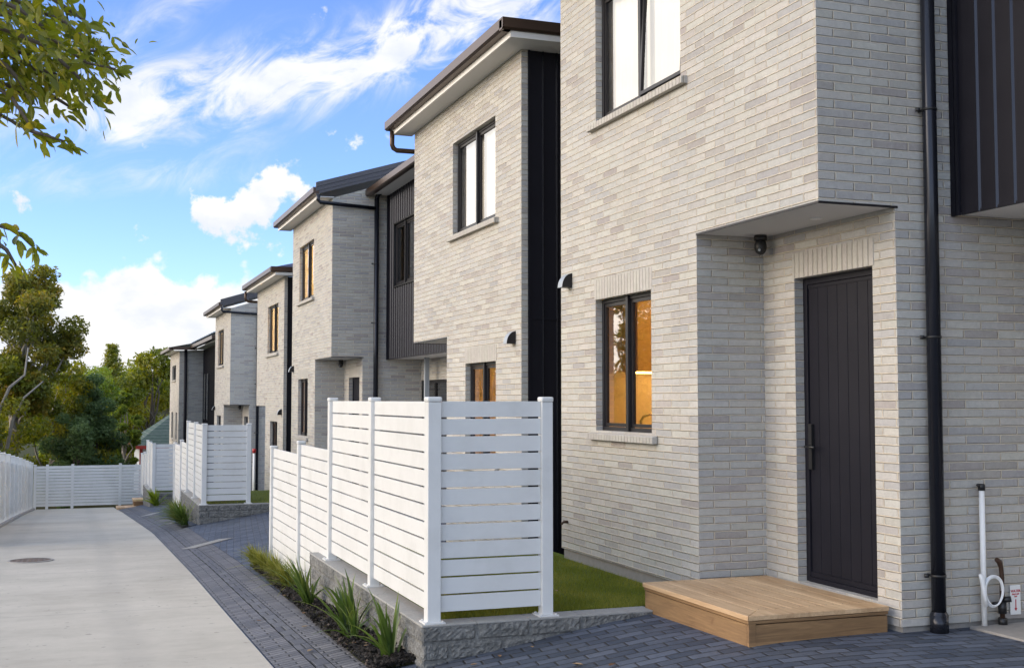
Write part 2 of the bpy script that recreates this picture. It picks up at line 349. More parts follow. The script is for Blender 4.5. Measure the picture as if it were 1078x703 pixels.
# ------------------------------------------------------------------ mesh helpers
class MB:
    """collects faces (with box-projected uv in metres) and links them as ONE mesh object"""
    def __init__(s): s.v = []; s.f = []; s.mi = []; s.uv = []; s.sm = []
    def face(s, pts, mi=0, smooth=False):
        b = len(s.v); s.v += [tuple(p) for p in pts]; s.f.append(tuple(range(b, b+len(pts)))); s.mi.append(mi); s.sm.append(smooth)
        p = [Vector(q) for q in pts]; n = Vector((0, 0, 0))
        for i in range(len(p)): n += p[i].cross(p[(i+1) % len(p)])
        a = [abs(c) for c in n]; ax = a.index(max(a))
        for q in p: s.uv.append((q.y, q.z) if ax == 0 else ((q.x, q.z) if ax == 1 else (q.x, q.y)))
    def box(s, x0, x1, y0, y1, z0, z1, mi=0, skip=''):
        x0, x1 = sorted((x0, x1)); y0, y1 = sorted((y0, y1)); z0, z1 = sorted((z0, z1))
        if 'l' not in skip: s.face([(x0, y1, z0), (x0, y0, z0), (x0, y0, z1), (x0, y1, z1)], mi)
        if 'r' not in skip: s.face([(x1, y0, z0), (x1, y1, z0), (x1, y1, z1), (x1, y0, z1)], mi)
        if 'f' not in skip: s.face([(x0, y0, z0), (x1, y0, z0), (x1, y0, z1), (x0, y0, z1)], mi)
        if 'b' not in skip: s.face([(x1, y1, z0), (x0, y1, z0), (x0, y1, z1), (x1, y1, z1)], mi)
        if 't' not in skip: s.face([(x0, y0, z1), (x1, y0, z1), (x1, y1, z1), (x0, y1, z1)], mi)
        if 'd' not in skip: s.face([(x0, y1, z0), (x1, y1, z0), (x1, y0, z0), (x0, y0, z0)], mi)
    def prism(s, poly, a, b):
        """poly: list of (p,q); a,b: functions mapping (p,q) to 3-d points of the two ends"""
        A = [a(*p) for p in poly]; B = [b(*p) for p in poly]; n = len(poly)
        s.face(A); s.face(B[::-1])
        for i in range(n): s.face([A[i], A[(i+1) % n], B[(i+1) % n], B[i]][::-1])
    def tube(s, pts, r, n=10, cap=True, mi=0):
        pts = [Vector(p) for p in pts]; rs = r if isinstance(r, (list, tuple)) else [r]*len(pts); rings = []
        prev = None
        for i, p in enumerate(pts):
            t = (pts[min(i+1, len(pts)-1)] - pts[max(i-1, 0)]).normalized()
            if prev is None:
                prev = t.cross(Vector((0, 0, 1)));
                if prev.length < 1e-3: prev = Vector((1, 0, 0))
            u = (prev - t*prev.dot(t)).normalized(); prev = u; v = t.cross(u)
            rings.append([p + (u*math.cos(2*math.pi*j/n) + v*math.sin(2*math.pi*j/n))*rs[i] for j in range(n)])
        for a, b in zip(rings, rings[1:]):
            for j in range(n): s.face([a[j], a[(j+1) % n], b[(j+1) % n], b[j]], mi, True)
        if cap: s.face(rings[0][::-1], mi); s.face(rings[-1], mi)
    def disc(s, c, r, n=24, z=None, normal='z'):
        s.face([(c[0]+r*math.cos(2*math.pi*i/n), c[1]+r*math.sin(2*math.pi*i/n), c[2]) for i in range(n)])
    def build(s, name, m, parent=None, bevel=0., merge=False, tint=None, origin=None):
        me = bpy.data.meshes.new(name); me.from_pydata(s.v, [], s.f)
        ms = m if isinstance(m, (list, tuple)) else [m]
        for q in ms: me.materials.append(M[q] if isinstance(q, str) else q)
        me.polygons.foreach_set('material_index', s.mi); me.polygons.foreach_set('use_smooth', s.sm)
        ul = me.uv_layers.new(name='uv'); ul.data.foreach_set('uv', [c for t in s.uv for c in t])
        if tint is not None:
            ca = me.color_attributes.new('tint', 'FLOAT_COLOR', 'POINT'); arr = np.ones((len(s.v), 4), 'f'); arr[:, :3] = np.array(tint)[:, None]
            ca.data.foreach_set('color', arr.ravel())
        if bevel or merge or any(s.sm):
            bm = bmesh.new(); bm.from_mesh(me); bmesh.ops.remove_doubles(bm, verts=bm.verts, dist=1e-5); bm.to_mesh(me); bm.free()
        me.update()
        o = bpy.data.objects.new(name, me); COL.objects.link(o)
        if origin is not None:
            me.transform(Matrix.Translation(-Vector(origin))); o.location = origin
        if parent is not None:
            o.parent = parent; 
            loc = parent.location if parent.parent is None else Vector((0, 0, 0))      # parts sit at identity
            o.matrix_parent_inverse = Matrix.Translation(-loc)
        if bevel:
            bv = o.modifiers.new('bevel', 'BEVEL'); bv.width = bevel; bv.segments = 2; bv.limit_method = 'ANGLE'; bv.angle_limit = R(40)
        return o
def empty(name, loc, label, cat, group=None):
    o = bpy.data.objects.new(name, None); COL.objects.link(o); o.location = loc; o.empty_display_size = .2
    return tag(o, label, cat, group)
def tag(o, label, cat, group=None):
    o['label'] = label; o['category'] = cat
    if group: o['group'] = group
    return o
def structure(o): o['kind'] = 'structure'; return o
def stuff(o, label, cat): o['kind'] = 'stuff'; o['label'] = label; o['category'] = cat; return o
def soup(name, m, verts, faces, tints, parent=None):
    """fast mesh from arrays: verts (N,3), faces (F,4) or (F,3), tint per vertex"""
    me = bpy.data.meshes.new(name); nf, k = faces.shape
    me.vertices.add(len(verts)); me.vertices.foreach_set('co', np.ascontiguousarray(verts, 'f').ravel())
    me.loops.add(nf*k); me.loops.foreach_set('vertex_index', np.ascontiguousarray(faces, 'i').ravel())
    me.polygons.add(nf); me.polygons.foreach_set('loop_start', np.arange(0, nf*k, k, dtype='i')); me.polygons.foreach_set('loop_total', np.full(nf, k, 'i'))
    me.update(calc_edges=True)
    ca = me.color_attributes.new('tint', 'FLOAT_COLOR', 'POINT'); a = np.ones((len(verts), 4), 'f'); a[:, :3] = np.asarray(tints, 'f')[:, None]
    ca.data.foreach_set('color', a.ravel())
    me.materials.append(M[m]); o = bpy.data.objects.new(name, me); COL.objects.link(o)
    if parent is not None:
        o.parent = parent; o.matrix_parent_inverse = Matrix.Translation(-parent.location)
    return o

# ------------------------------------------------------------------ levels of the ground
ZY = [-12, 0, 8, 16, 24, 32, 40, 48.5, 60, 90]; ZZ = [-1.9, -1.87, -1.97, -2.22, -2.55, -3.05, -3.55, -4.12, -4.7, -5.2]
def zd(y): return float(np.interp(y, ZY, ZZ))
CY = [-12, 8.4, 9.5, 12, 15.5, 16.6, 20, 24.3, 25.5, 31, 32.4, 40, 48, 60]; CZ = [.42, .42, .20, .12, .12, .46, .50, .52, .2, .12, .5, .55, .5, .3]
XE = 1.43
def zp(x, y):
    """paved strip and courts: rise from the drive towards the houses"""
    d = max(0., x-XE); cap = float(np.interp(y, CY, CZ)); h = .158*d
    if h > cap-.06: h = cap-.06*math.exp(-max(0, (h-cap+.06))/.06)
    return zd(y) + min(h, cap)
def sheet(name, m, xs, ys, zf, dz=0.):
    b = MB()
    for i in range(len(xs)-1):
        for j in range(len(ys)-1):
            q = [(xs[i], ys[j]), (xs[i+1], ys[j]), (xs[i+1], ys[j+1]), (xs[i], ys[j+1])]
            b.face([(x, y, zf(x, y)+dz) for x, y in q], 0, True)
    return b.build(name, m)
fr = lambda a, b, n: [a+(b-a)*i/n for i in range(n+1)]
def zt(x, y):
    z = zd(min(y, 90))-.14
    if y > 90: z = zd(90)-.14 + 5.5*min(1., (y-90)/90)
    return z
structure(sheet('ground', 'ground', [-900, -300, -120, -60, -30, -15, -8, -4, 0, 4, 8, 15, 30, 60, 120, 300, 900], [-400, -100, -30]+fr(-12, 60, 36)+[70, 90, 120, 150, 180, 260, 400, 900], zt))
structure(sheet('driveway', 'concrete', fr(-1.9, XE, 4), fr(-12, 48.6, 60), lambda x, y: zd(y)))
# soldier-course border beside the drive, a dark edge row, then the courts
structure(sheet('paved_border', 'paver_border', [XE+.012, XE+.25], fr(-12, 46, 116), zp, .001))
structure(sheet('paved_edge_row', 'paver_edge_row', [XE+.256, XE+.37], fr(-12, 46, 116), zp, .002))
structure(sheet('paved_path', 'paver_border', [XE+.376, XE+.62], fr(-12, 46, 116), zp, .001))
structure(sheet('paved_court', 'paver_court', [XE+.626]+fr(2.2, 12, 33), fr(-12, 46, 116), zp, .0))
# joint between slab and pavers
structure(sheet('driveway_joint', 'black', [XE-.002, XE+.013], fr(-12, 46, 116), zp, -.004))

# ------------------------------------------------------------------ houses
XF, XD, XL, XB = 4.537, 5.14, 5.62, 11.5     # facade, door wall, upper link box, back
HL = 4.40                                     # length of a front
def rect_holes(b, p0, p1, z0, z1, holes, to3):
    """vertical wall p0..p1 x z0..z1 with rectangular holes, to3(p,z)->point"""
    ps = sorted({p0, p1, *[q for h in holes for q in h[:2]]}); zs = sorted({z0, z1, *[q for h in holes for q in h[2:]]})
    for i in range(len(ps)-1):
        for j in range(len(zs)-1):
            pm, zm = (ps[i]+ps[i+1])/2, (zs[j]+zs[j+1])/2
            if any(h[0] < pm < h[1] and h[2] < zm < h[3] for h in holes): continue
            b.face([to3(ps[i], zs[j]), to3(ps[i+1], zs[j]), to3(ps[i+1], zs[j+1]), to3(ps[i], zs[j+1])])
def reveal(b, x0, x1, ya, yb, z0, z1):
    b.face([(x0, ya, z0), (x1, ya, z0), (x1, ya, z1), (x0, ya, z1)]); b.face([(x0, yb, z0), (x1, yb, z0), (x1, yb, z1), (x0, yb, z1)])
    b.face([(x0, ya, z1), (x0, yb, z1), (x1, yb, z1), (x1, ya, z1)]); b.face([(x0, ya, z0), (x0, yb, z0), (x1, yb, z0), (x1, ya, z0)])

def window(parent, x, ya, yb, z0, z1, pane_mat, ajar=False, sill=True):
    """aluminium two-light window facing -x, opening ya..yb x z0..z1, frame face at x"""
    ya, yb = sorted((ya, yb)); t = .036; ym = (ya+yb)/2; d = .05
    f = MB()
    f.box(x, x+d, ya, ya+t, z0, z1); f.box(x, x+d, yb-t, yb, z0, z1)
    f.box(x+.001, x+d, ya+t, yb-t, z1-t, z1); f.box(x+.001, x+d, ya+t, yb-t, z0, z0+t)
    f.box(x-.022, x+d-.002, ym-.024, ym+.024, z0+.003, z1-.003)
    w_ = f.build('window', 'frame', parent, bevel=.003)
    for k_, (a, c) in enumerate(((ya+t, ym-.024), (ym+.024, yb-t))):
        p = MB(); s = .030; tilt = .05 if (ajar and k_ == 0) else 0.
        lo, hi = z0+t+.004, z1-t-.004
        def P(y, z, dx=0): return (x+.012+dx-tilt*(hi-z)/(hi-lo), y, z)
        for q in ((a+.003, a+s, lo, hi), (c-s, c-.003, lo, hi), (a+s, c-s, hi-s, hi), (a+s, c-s, lo, lo+s)):
            y0_, y1_, za, zb = q
            p.face([P(y0_, za), P(y1_, za), P(y1_, zb), P(y0_, zb)][::-1])
            for (e0, e1) in (((y0_, za), (y1_, za)), ((y1_, za), (y1_, zb)), ((y1_, zb), (y0_, zb)), ((y0_, zb), (y0_, za))):
                p.face([P(*e0), P(*e1), P(*e1, .03), P(*e0, .03)])
        p.build('sash', 'frame', w_)
        g = MB(); g.face([P(a+s, lo+s, .015), P(c-s, lo+s, .015), P(c-s, hi-s, .015), P(a+s, hi-s, .015)][::-1]); g.build('pane', pane_mat, w_)
    if sill:
        s = MB(); xs0 = XF-.055
        s.prism([(xs0, z0-.085), (xs0, z0-.028), (x+.004, z0-.004), (x+.004, z0-.085)], lambda p, q: (p, ya-.11, q), lambda p, q: (p, yb+.11, q))
        s.build('sill', 'rowlock', w_, bevel=.004)
    return w_

def house(y0, L, kind, label, lit=True, link=True, ajar=False, glow=0, floor=-1.7):
    """kind 'near': entry notch at the near end, link box nearer still; 'far': the same mirrored"""
    s = 1 if kind == 'near' else -1
    base = y0 if s == 1 else y0+HL
    Y = lambda r: base + s*r                      # r runs from the notch end
    h = empty('townhouse', (XF+2, y0+HL/2, L+floor), label, 'house', 'attached brick townhouses in a row')
    ZB, ZT, NT_ = L-1.455, L+4.34, L+1.298       # brick foot, soffit, notch soffit
    NR = 1.63                                     # notch length
    lw = (2.42, 3.56, L-.28, L+.93); uw = (1.87, 3.54, L+2.61, L+3.80)
    b = MB()
    yh = lambda q: (*sorted((Y(q[0]), Y(q[1]))), q[2], q[3])
    rect_holes(b, *sorted((Y(NR), Y(HL))), ZB, NT_, [yh(lw)], lambda p, z: (XF, p, z))
    rect_holes(b, *sorted((Y(0), Y(HL))), NT_, ZT, [yh(uw)], lambda p, z: (XF, p, z))
    for q in (lw, uw): reveal(b, XF, XF+.11, *yh(q))
    # notch: return wall, door wall with door opening, pier end and the wall facing along the row
    b.face([(XF, Y(NR), ZB), (XD, Y(NR), ZB), (XD, Y(NR), NT_), (XF, Y(NR), NT_)])
    dr = (.25, 1.20, L-1.36, L+.925)
    rect_holes(b, *sorted((Y(0), Y(NR))), ZB-.04, NT_+.02, [yh(dr)], lambda p, z: (XD, p, z)); reveal(b, XD, XD+.11, *yh(dr))
    # end wall at the notch end
    b.face([(XD, Y(0), ZB-.04), (XB, Y(0), ZB-.04), (XB, Y(0), NT_), (XD, Y(0), NT_)])
    b.face([(XF, Y(0), NT_), (XB, Y(0), NT_), (XB, Y(0), ZT), (XF, Y(0), ZT)])
    if s == 1: b.face([(XF, Y(0), ZT), (XF+3.6, Y(0), ZT), (XF+3.6, Y(0), ZT+1.16)])       # brick gable
    # other end: a short brick return then cladding or plain wall
    ret = .075 if s == -1 else XB-XF
    b.face([(XF, Y(HL), ZB), (XF+ret, Y(HL), ZB), (XF+ret, Y(HL), ZT), (XF, Y(HL), ZT)])
    b.face([(XB, y0, ZB), (XB, y0+HL, ZB), (XB, y0+HL, ZT), (XB, y0, ZT)])
    b.build('wall', 'brick', h)
    pl = MB(); pl.box(XF+.018, XF+.15, *sorted((Y(NR+.02), Y(HL-.02))), L-1.95, ZB-.002); pl.box(XD+.018, XB-.05, *sorted((Y(.018), Y(HL-.1))), L-1.95, ZB-.042, skip='')
    pl.build('plinth', 'plinth', h)
    # lintels: soldier bricks a hair proud of the wall
    for q, xx in ((lw, XF), (dr, XD)):
        m_ = MB(); a, c = sorted((Y(q[0]-.0), Y(q[1]+.0))); m_.box(xx-.003, xx+.05, a-.02, c+.02, q[3]+.002, q[3]+.192); m_.build('lintel', 'rowlock', h)
    # notch soffit with its metal edge, downlight and camera
    sf = MB(); a, c = sorted((Y(.0), Y(NR))); sf.box(XF+.004, XD-.002, a+.004, c-.004, NT_-.004, NT_+.02); so = sf.build('entry_soffit', 'soffit', h)
    e = MB(); e.box(XF-.006, XF+.006, a-.006, c, NT_-.012, NT_+.003)
    yy = (Y(0)-.006*s, Y(0)+.006*s); e.box(XF+.006, XD+.02, *sorted(yy), NT_-.012, NT_+.003); e.build('edge_angle', 'frame', so)
    dl = MB(); dl.tube([(XD-.21, Y(.60), NT_-.012), (XD-.21, Y(.60), NT_)], .045, 20); dl.build('downlight', 'white_plastic', so)
    sc_ = MB(); c0 = Vector((XD-.10, Y(NR-.12), NT_))
    sc_.tube([c0+Vector((0, 0, -.045)), c0+Vector((0, 0, -.004))], .050, 18)
    prof = [(-.160, .006), (-.154, .022), (-.138, .038), (-.110, .049), (-.080, .049), (-.056, .042), (-.046, .036)]
    sc_.tube([c0+Vector((-.004, -.006*s, z)) for z, r in prof], [r for z, r in prof], 18)
    cm = sc_.build('security_camera', 'black', h, merge=True)
    ln = MB(); ln.tube([c0+Vector((-.030, -.034*s, -.118)), c0+Vector((-.040, -.044*s, -.128))], .010, 14); ln.build('lens', 'grey_tin', cm)
    # door
    da, dc = sorted((Y(dr[0]), Y(dr[1]))); fx = XD+.075
    f = MB(); t = .05
    f.box(fx, fx+.06, da, da+t, dr[2], dr[3]); f.box(fx, fx+.06, dc-t, dc, dr[2], dr[3]); f.box(fx+.001, fx+.06, da+t, dc-t, dr[3]-t, dr[3])
    f.box(fx-.012, fx+.06, da+t, dc-t, dr[2], dr[2]+.035)
    door = f.build('front_door', 'door_paint', h, bevel=.003)
    lf = MB(); n = 7; bw = (dc-da-2*t-.008)/n
    for i in range(n):
        ya_ = da+t+.004+i*bw; g = .0035
        lf.prism([(ya_+g, .0), (ya_+.0005, .006), (ya_+.0005, .04), (ya_+bw-.0005, .04), (ya_+bw-.0005, .006), (ya_+bw-g, .0)], lambda p, q: (fx+.014+q, p, dr[2]+.075), lambda p, q: (fx+.014+q, p, dr[3]-t-.03))
    lf.box(fx+.004, fx+.05, da+t+.004, dc-t-.004, dr[2]+.037, dr[2]+.074); lf.box(fx+.010, fx+.05, da+t+.004, dc-t-.004, dr[3]-t-.029, dr[3]-t-.003)
    lf.build('door_leaf', 'door_paint', door)
    hy = Y(dr[1]-.05-.035) if s == 1 else Y(dr[1]-.085)
    hd = MB(); hd.box(fx-.012, fx+.016, hy-.020, hy+.020, L-.52, L-.18)
    hd.tube([(fx-.012, hy, L-.35), (fx-.055, hy, L-.35)], .010, 10)
    hd.tube([(fx-.055, hy+.008*s, L-.35), (fx-.055, hy-.120*s, L-.352)], .009, 10)
    hd.build('handle', 'black', door)
    dk = MB(); dk.box(fx+.065, fx+.075, da, dc, dr[2], dr[3]); dk.build('backing', 'black', door)
    # windows
    w1 = window(h, XF+.065, Y(lw[0])+.0, Y(lw[1]), lw[2], lw[3], 'glass'); w2 = window(h, XF+.065, Y(uw[0]), Y(uw[1]), uw[2], uw[3], 'glass' if glow else 'coated_glass', ajar=ajar)
    cu = MB(); a, c = sorted((Y(uw[0]-.05), Y(uw[1]+.05))); n = 46; blind_h = 1.
    for i in range(n if not glow else n//3):
        y1_, y2_ = a+(c-a)*i/n, a+(c-a)*(i+1)/n; x1_, x2_ = [XF+.165+.018*math.sin(q*2.1)+.008*math.sin(q*5.3) for q in (i, i+1)]
        cu.face([(x1_, y1_, uw[3]+.05-blind_h*(uw[3]-uw[2]+.1)), (x2_, y2_, uw[3]+.05-blind_h*(uw[3]-uw[2]+.1)), (x2_, y2_, uw[3]+.05), (x1_, y1_, uw[3]+.05)], 0, True)
    cu.build('whitening_curtain', 'whitening_curtain', w2)  # added to whiten the upper panes where they mirror bright sky
    # upper room behind the curtain, kept dark
    rb = MB(); rb.box(XF+.118, XF+2.4, a-.3, c+.3, uw[2]-.9, uw[3]+.3, skip='l'); 
    rb = rb.build('bedroom', 'room_wall', h)
    if glow:
        gl = bpy.data.lights.new('sunset_glint_light', 'POINT'); gl.energy = glow; gl.color = (1., .70, .30); gl.shadow_soft_size = .15  # added unseen light, gives the panes the gold of a sunset glint
        go_ = bpy.data.objects.new('sunset_glint_light', gl); COL.objects.link(go_); go_.parent = rb; go_.location = (XF+1.2, Y((uw[0]+uw[1])/2), uw[3]+.05)
    # kitchen behind the lower window
    k0, k1 = sorted((Y(NR+.15), Y(HL-.1))); kz0, kz1 = L-1.36, L+1.2
    kr = MB(); kr.box(XF+.115, XF+3.2, k0, k1, kz0, kz1, skip='l'); kt = kr.build('kitchen', 'room_wall', h)
    if lit:
        cb_ = MB(); yb_ = Y(HL-.1); sg = -s
        ya2 = yb_ + sg*.60
        cb_.box(XF+.62, XF+3.19, *sorted((yb_+sg*.004, yb_+sg*.36)), L+.28, L+1.0); cb_.box(XF+.45, XF+3.19, *sorted((yb_+sg*.004, ya2)), kz0+.01, L-.46)
        cb_.box(XF+2.2, XF+3.19, *sorted((yb_+sg*.62, yb_+sg*1.9)), kz0+.01, L+1.0)
        cb_.build('cabinet', 'room_joinery', kt)
        st = MB(); st.box(XF+.66, XF+3.1, *sorted((yb_+sg*.20, yb_+sg*.26)), L+.262, L+.278); st.build('strip_lamp', 'strip_light', kt)
        tp = MB(); tx = XF+.62; ty = yb_+sg*.42
        tp.tube([(tx, ty, L-.46), (tx, ty, L-.20), (tx+.03, ty-sg*0, L-.16), (tx+.1, ty, L-.14), (tx+.25, ty, L-.14), (tx+.27, ty, L-.17)], .014, 10); tp.build('kitchen_tap', 'steel', kt)
        pd = bpy.data.lights.new('kitchen_lamp', 'POINT'); pd.energy = LAMP; pd.color = (1., .52, .13); pd.shadow_soft_size = .12
        po = bpy.data.objects.new('kitchen_lamp', pd); COL.objects.link(po); po.parent = kt; po.location = (XF+1.7, (k0+k1)/2, L+1.05)
    # wall light: half-round hood on the facade
    wl = MB(); wy = Y(4.17); wz = L+1.10; n = 8
    arc = [(0, .14)]+[(.105*math.sin(i/n*math.pi/2), .135*math.cos(i/n*math.pi/2)+.0) for i in range(n+1)]+[(0, 0)]
    wl.prism(arc, lambda p, q: (XF-p, wy-.055, wz+q), lambda p, q: (XF-p, wy+.055, wz+q))
    lo_ = wl.build('wall_light', 'frame', h); 
    hb = MB()
    for i in range(n):
        a0, a1 = [(.108*math.sin(j/n*math.pi/2), .138*math.cos(j/n*math.pi/2)) for j in (i, i+1)]
        hb.face([(XF-a0[0], wy-.057, wz+a0[1]), (XF-a1[0], wy-.057, wz+a1[1]), (XF-a1[0], wy+.057, wz+a1[1]), (XF-a0[0], wy+.057, wz+a0[1])], 0, True)
    hb.build('hood', 'grey_tin', lo_)
    # ---- eaves and roof
    GX = 4.18; ez = L+4.34; ov0, ov1 = .36, .30
    ya_, yb_ = (y0-(.05 if s == 1 else .42), y0+HL+(.42 if s == 1 else .25))
    es = MB(); es.box(GX+.10, XF+.02, ya_+.02, yb_-.02, ez, ez+.015)
    if s == -1: es.box(XF+.02, XB, y0-.40, y0+.02, ez+.001, ez+.015)
    es.build('eave_soffit', 'soffit', h)
    fa = MB(); fa.box(GX+.080, GX+.10, ya_+.01, yb_-.01, ez-.01, ez+.10)
    if s == -1: fa.box(GX+.10, XB, y0-.415, y0-.40, ez-.01, ez+.10)
    fa.build('fascia', 'fascia_white', h)
    gp = [(0, .02), (0, .125), (.012, .125), (.02, .105), (.11, .105), (.11, .0), (.03, .0)]
    gu = MB(); gu.prism([(p, q) for p, q in gp], lambda p, q: (GX-.03+p, ya_-.02, ez+.055+q), lambda p, q: (GX-.03+p, yb_, ez+.055+q))
    if s == -1: gu.prism([(p, q) for p, q in gp], lambda p, q: (GX-.03+p*0, y0-.44-.03+p, ez+.055+q), lambda p, q: (XB, y0-.44-.03+p, ez+.055+q))
    gu.build('gutter', 'gutter_metal', h)
    pit = math.tan(R(17)); rx = (GX+XB+.4)/2
    zr = lambda x: ez+.16+(x-GX)*pit
    rf = MB(); r0, r1 = ya_, yb_-.02
    if s == 1:
        rf.face([(GX, r0, zr(GX)), (rx, r0, zr(rx)), (rx, r1, zr(rx)), (GX, r1, zr(GX))]); rf.face([(rx, r0, zr(rx)), (XB+.4, r0, zr(GX)), (XB+.4, r1, zr(GX)), (rx, r1, zr(rx))])
        for i in range(10):
            yy_ = r0+.1+(r1-r0-.2)*i/9
            rf.prism([(yy_-.012, 0), (yy_-.012, .03), (yy_+.012, .03), (yy_+.012, 0)], lambda p, q: (GX, p, zr(GX)+q), lambda p, q: (rx, p, zr(rx)+q))
    else:
        hx = GX+1.9; rz = zr(hx); hy0 = r0-.02
        rf.face([(GX, hy0, zr(GX)), (hx, hy0+1.9, rz), (hx, r1, rz), (GX, r1, zr(GX))]); rf.face([(GX, hy0, zr(GX)), (XB, hy0, zr(GX)), (XB, hy0+1.9, rz), (hx, hy0+1.9, rz)]); rf.face([(hx, hy0+1.9, rz), (XB, hy0+1.9, rz), (XB, r1, rz), (hx, r1, rz)])
    ro = rf.build('roof', 'roof_metal', h)
    if s == 1:      # barge flashing up the near gable
        bg = MB()
        for k_, (o0, o1, d) in enumerate(((-.02, .07, .045), (-.10, -.022, .030), (-.16, -.102, .018))):
            bg.prism([(GX+.02, o0), (rx, o0), (rx, o1), (GX+.02, o1)], lambda p, q: (p, y0-.05, zr(p)+q+.03), lambda p, q: (p, y0-.05-d, zr(p)+q+.03))
        bg.build('barge_board', 'roof_metal', ro)
    # ---- downpipes
    dp = MB()
    if s == 1:
        px, py = XD+.245, y0-.065
        dp.tube([(px, py, L+4.36), (px, py, L-1.40)], .047, 16)
        dp.tube([(px, py, L-1.415), (px, py, L-1.53)], .060, 16); dp.tube([(px, py, L-1.395), (px, py, L-1.416)], [.049, .060], 16, cap=False)
        dp.tube([(GX+.06, y0-.10, L+4.37), (GX+.06, y0-.10, L+4.27), (GX+.10, y0-.095, L+4.225), (px-.03, py-.01, L+4.17)], .038, 14)
        dp.tube([(px, py, L+4.36), (px+.02, py-.02, L+4.44), (px+.10, py-.10, L+4.50), (px+.12, py-.12, L+4.62)], .045, 14)
        d_ = dp.build('downpipe', 'seam_metal', h)
        for zz in (3.1, 1.96, .42, -1.16):
            br = MB(); br.tube([(px-.035, y0, L+zz), (px-.035, py, L+zz)], .010, 8); br.tube([(px-.085, py+.035, L+zz), (px-.060, py+.02, L+zz)], .014, 10)
            br.tube([(px, py, L+zz-.008), (px, py, L+zz+.008)], .052, 16); br.build('bracket', 'black', d_)
    else:
        ye = yb_-.10
        dp.tube([(GX+.06, ye, ez+.03), (GX+.06, ye, ez-.16), (GX+.08, ye, ez-.21), (GX+.13, ye, ez-.24), (XF+.45, ye-.1, ez-.26), (XL-.05, y0+HL+.1, ez-.27), (XL-.05, y0+HL+.1, L-1.4)], .036, 12); dp.build('downpipe', 'gutter_metal', h)
        # dark standing-seam cladding on the near end
        cl = MB(); cl.box(XF+.078, XB, y0+.012, y0+.10, L-1.62, ez-.002)
        cl.box(XF+.078, XF+.10, y0-.014, y0+.012, L-1.62, ez-.003)
        i = 0; xx = XF+.26
        sm_ = MB()
        while xx < XF+1.6: sm_.prism([(xx-.014, y0+.0125), (xx-.003, y0-.008), (xx+.003, y0-.008), (xx+.014, y0+.0125)], lambda p, q: (p, q, L-1.62), lambda p, q: (p, q, ez-.003)); xx += .165
        cl.box(XF+.102, XB, y0+.002, y0+.012, L+1.36, L+1.385)
        sm_.build('standing_seam', 'seam_metal', cl.build('cladding', 'dark_metal', h))
    # ---- link box beside the notch end of the 'near' kind
    if link and s == 1:
        LL = 5.85; lz0 = L+1.272; lt = L+4.46
        cl = MB(); wv = (.62, 2.05, L+2.62, L+3.78); hole = (y0-wv[1], y0-wv[0], wv[2], wv[3])
        rect_holes(cl, y0-LL, y0-.004, lz0, lt, [hole], lambda p, z: (XL, p, z)); reveal(cl, XL, XL+.08, *hole)
        cl.box(XL-.022, XL, y0-.05, y0-.008, lz0-.02, lt); cl.box(XL-.022, XL-.003, y0-.085, y0-.06, lz0-.02, lt)
        yy_ = y0-.26; sm_ = MB()
        while yy_ > y0-LL:
            for za, zb in (((lz0-.018, lt),) if not (hole[0]-.03 < yy_ < hole[1]+.03) else ((lz0-.018, hole[2]-.03), (hole[3]+.03, lt))):
                sm_.prism([(yy_-.015, 0), (yy_-.002, .013), (yy_+.002, .013), (yy_+.015, 0)], lambda p, q: (XL-q, p, za), lambda p, q: (XL-q, p, zb))
            yy_ -= .160
        cl.box(XL+.001, XB-1, y0-LL, y0-LL+.02, lz0, lt)
        cl.box(XL-.006, XL+.016, y0-LL, y0-.09, lz0-.020, lz0-.001)
        clo = cl.build('link_cladding', 'dark_metal', h); sm_.build('standing_seam', 'seam_metal', clo)
        fl = MB()
        fl.box(XL-.035, XL, hole[0]-.03, hole[1]+.03, hole[2]-.030, hole[2]-.004); fl.box(XL-.035, XL, hole[0]-.03, hole[1]+.03, hole[3]+.004, hole[3]+.03)
        fl.box(XL-.035, XL, hole[0]-.03, hole[0]-.003, hole[2]-.004, hole[3]+.004); fl.box(XL-.035, XL, hole[1]+.003, hole[1]+.03, hole[2]-.004, hole[3]+.004); fl.build('window_flashing', 'black', clo)
        window(h, XL+.01, *hole, 'glass', sill=False)
        rm = MB(); rm.box(XL+.085, XL+2.5, hole[0]-.6, hole[1]+.25, hole[2]-.6, hole[3]+.3, skip='l'); rmo = rm.build('bedroom', 'room_wall', h)
        ls = MB(); ls.box(XL+.017, XB-1.01, y0-LL+.03, y0-.004, lz0-.004, lz0+.02); ls.build('link_soffit', 'fascia_white', h)
        lg = MB(); lg.prism(gp, lambda p, q: (XL-.45+p, y0-LL, L+4.40+q), lambda p, q: (XL-.45+p, y0-.02, L+4.40+q)); lg.build('link_gutter', 'gutter_metal', h)
        le = MB(); le.box(XL-.35, XL+.05, y0-LL, y0-.02, lt-.02, lt-.005); le.box(XL-.365, XL-.35, y0-LL, y0-.02, lt-.055, lt+.0); le.build('link_eave', 'fascia_white', h)
        lr = MB(); zl = lambda x: L+4.50+(x-XL+.42)*pit
        lr.face([(XL-.42, y0-LL, zl(XL-.42)), (rx, y0-LL, zl(rx)), (rx, y0-.02, zl(rx)), (XL-.42, y0-.02, zl(XL-.42))]); lr.build('link_roof', 'roof_metal', h)
        # set-back lower wall with dark glazed doors
        XW = 6.30; gd = (y0-3.4, y0-.05, L-1.36, L+.86)
        lw_ = MB(); rect_holes(lw_, y0-LL, y0-.003, L-1.6, lz0-.005, [gd], lambda p, z: (XW, p, z)); lw_.build('link_wall', 'brick', h)
        gdm = MB()
        for q in fr(gd[0]+.03, gd[1]-.03, 4): gdm.box(XW+.02, XW+.08, q-.03, q+.03, gd[2], gd[3])
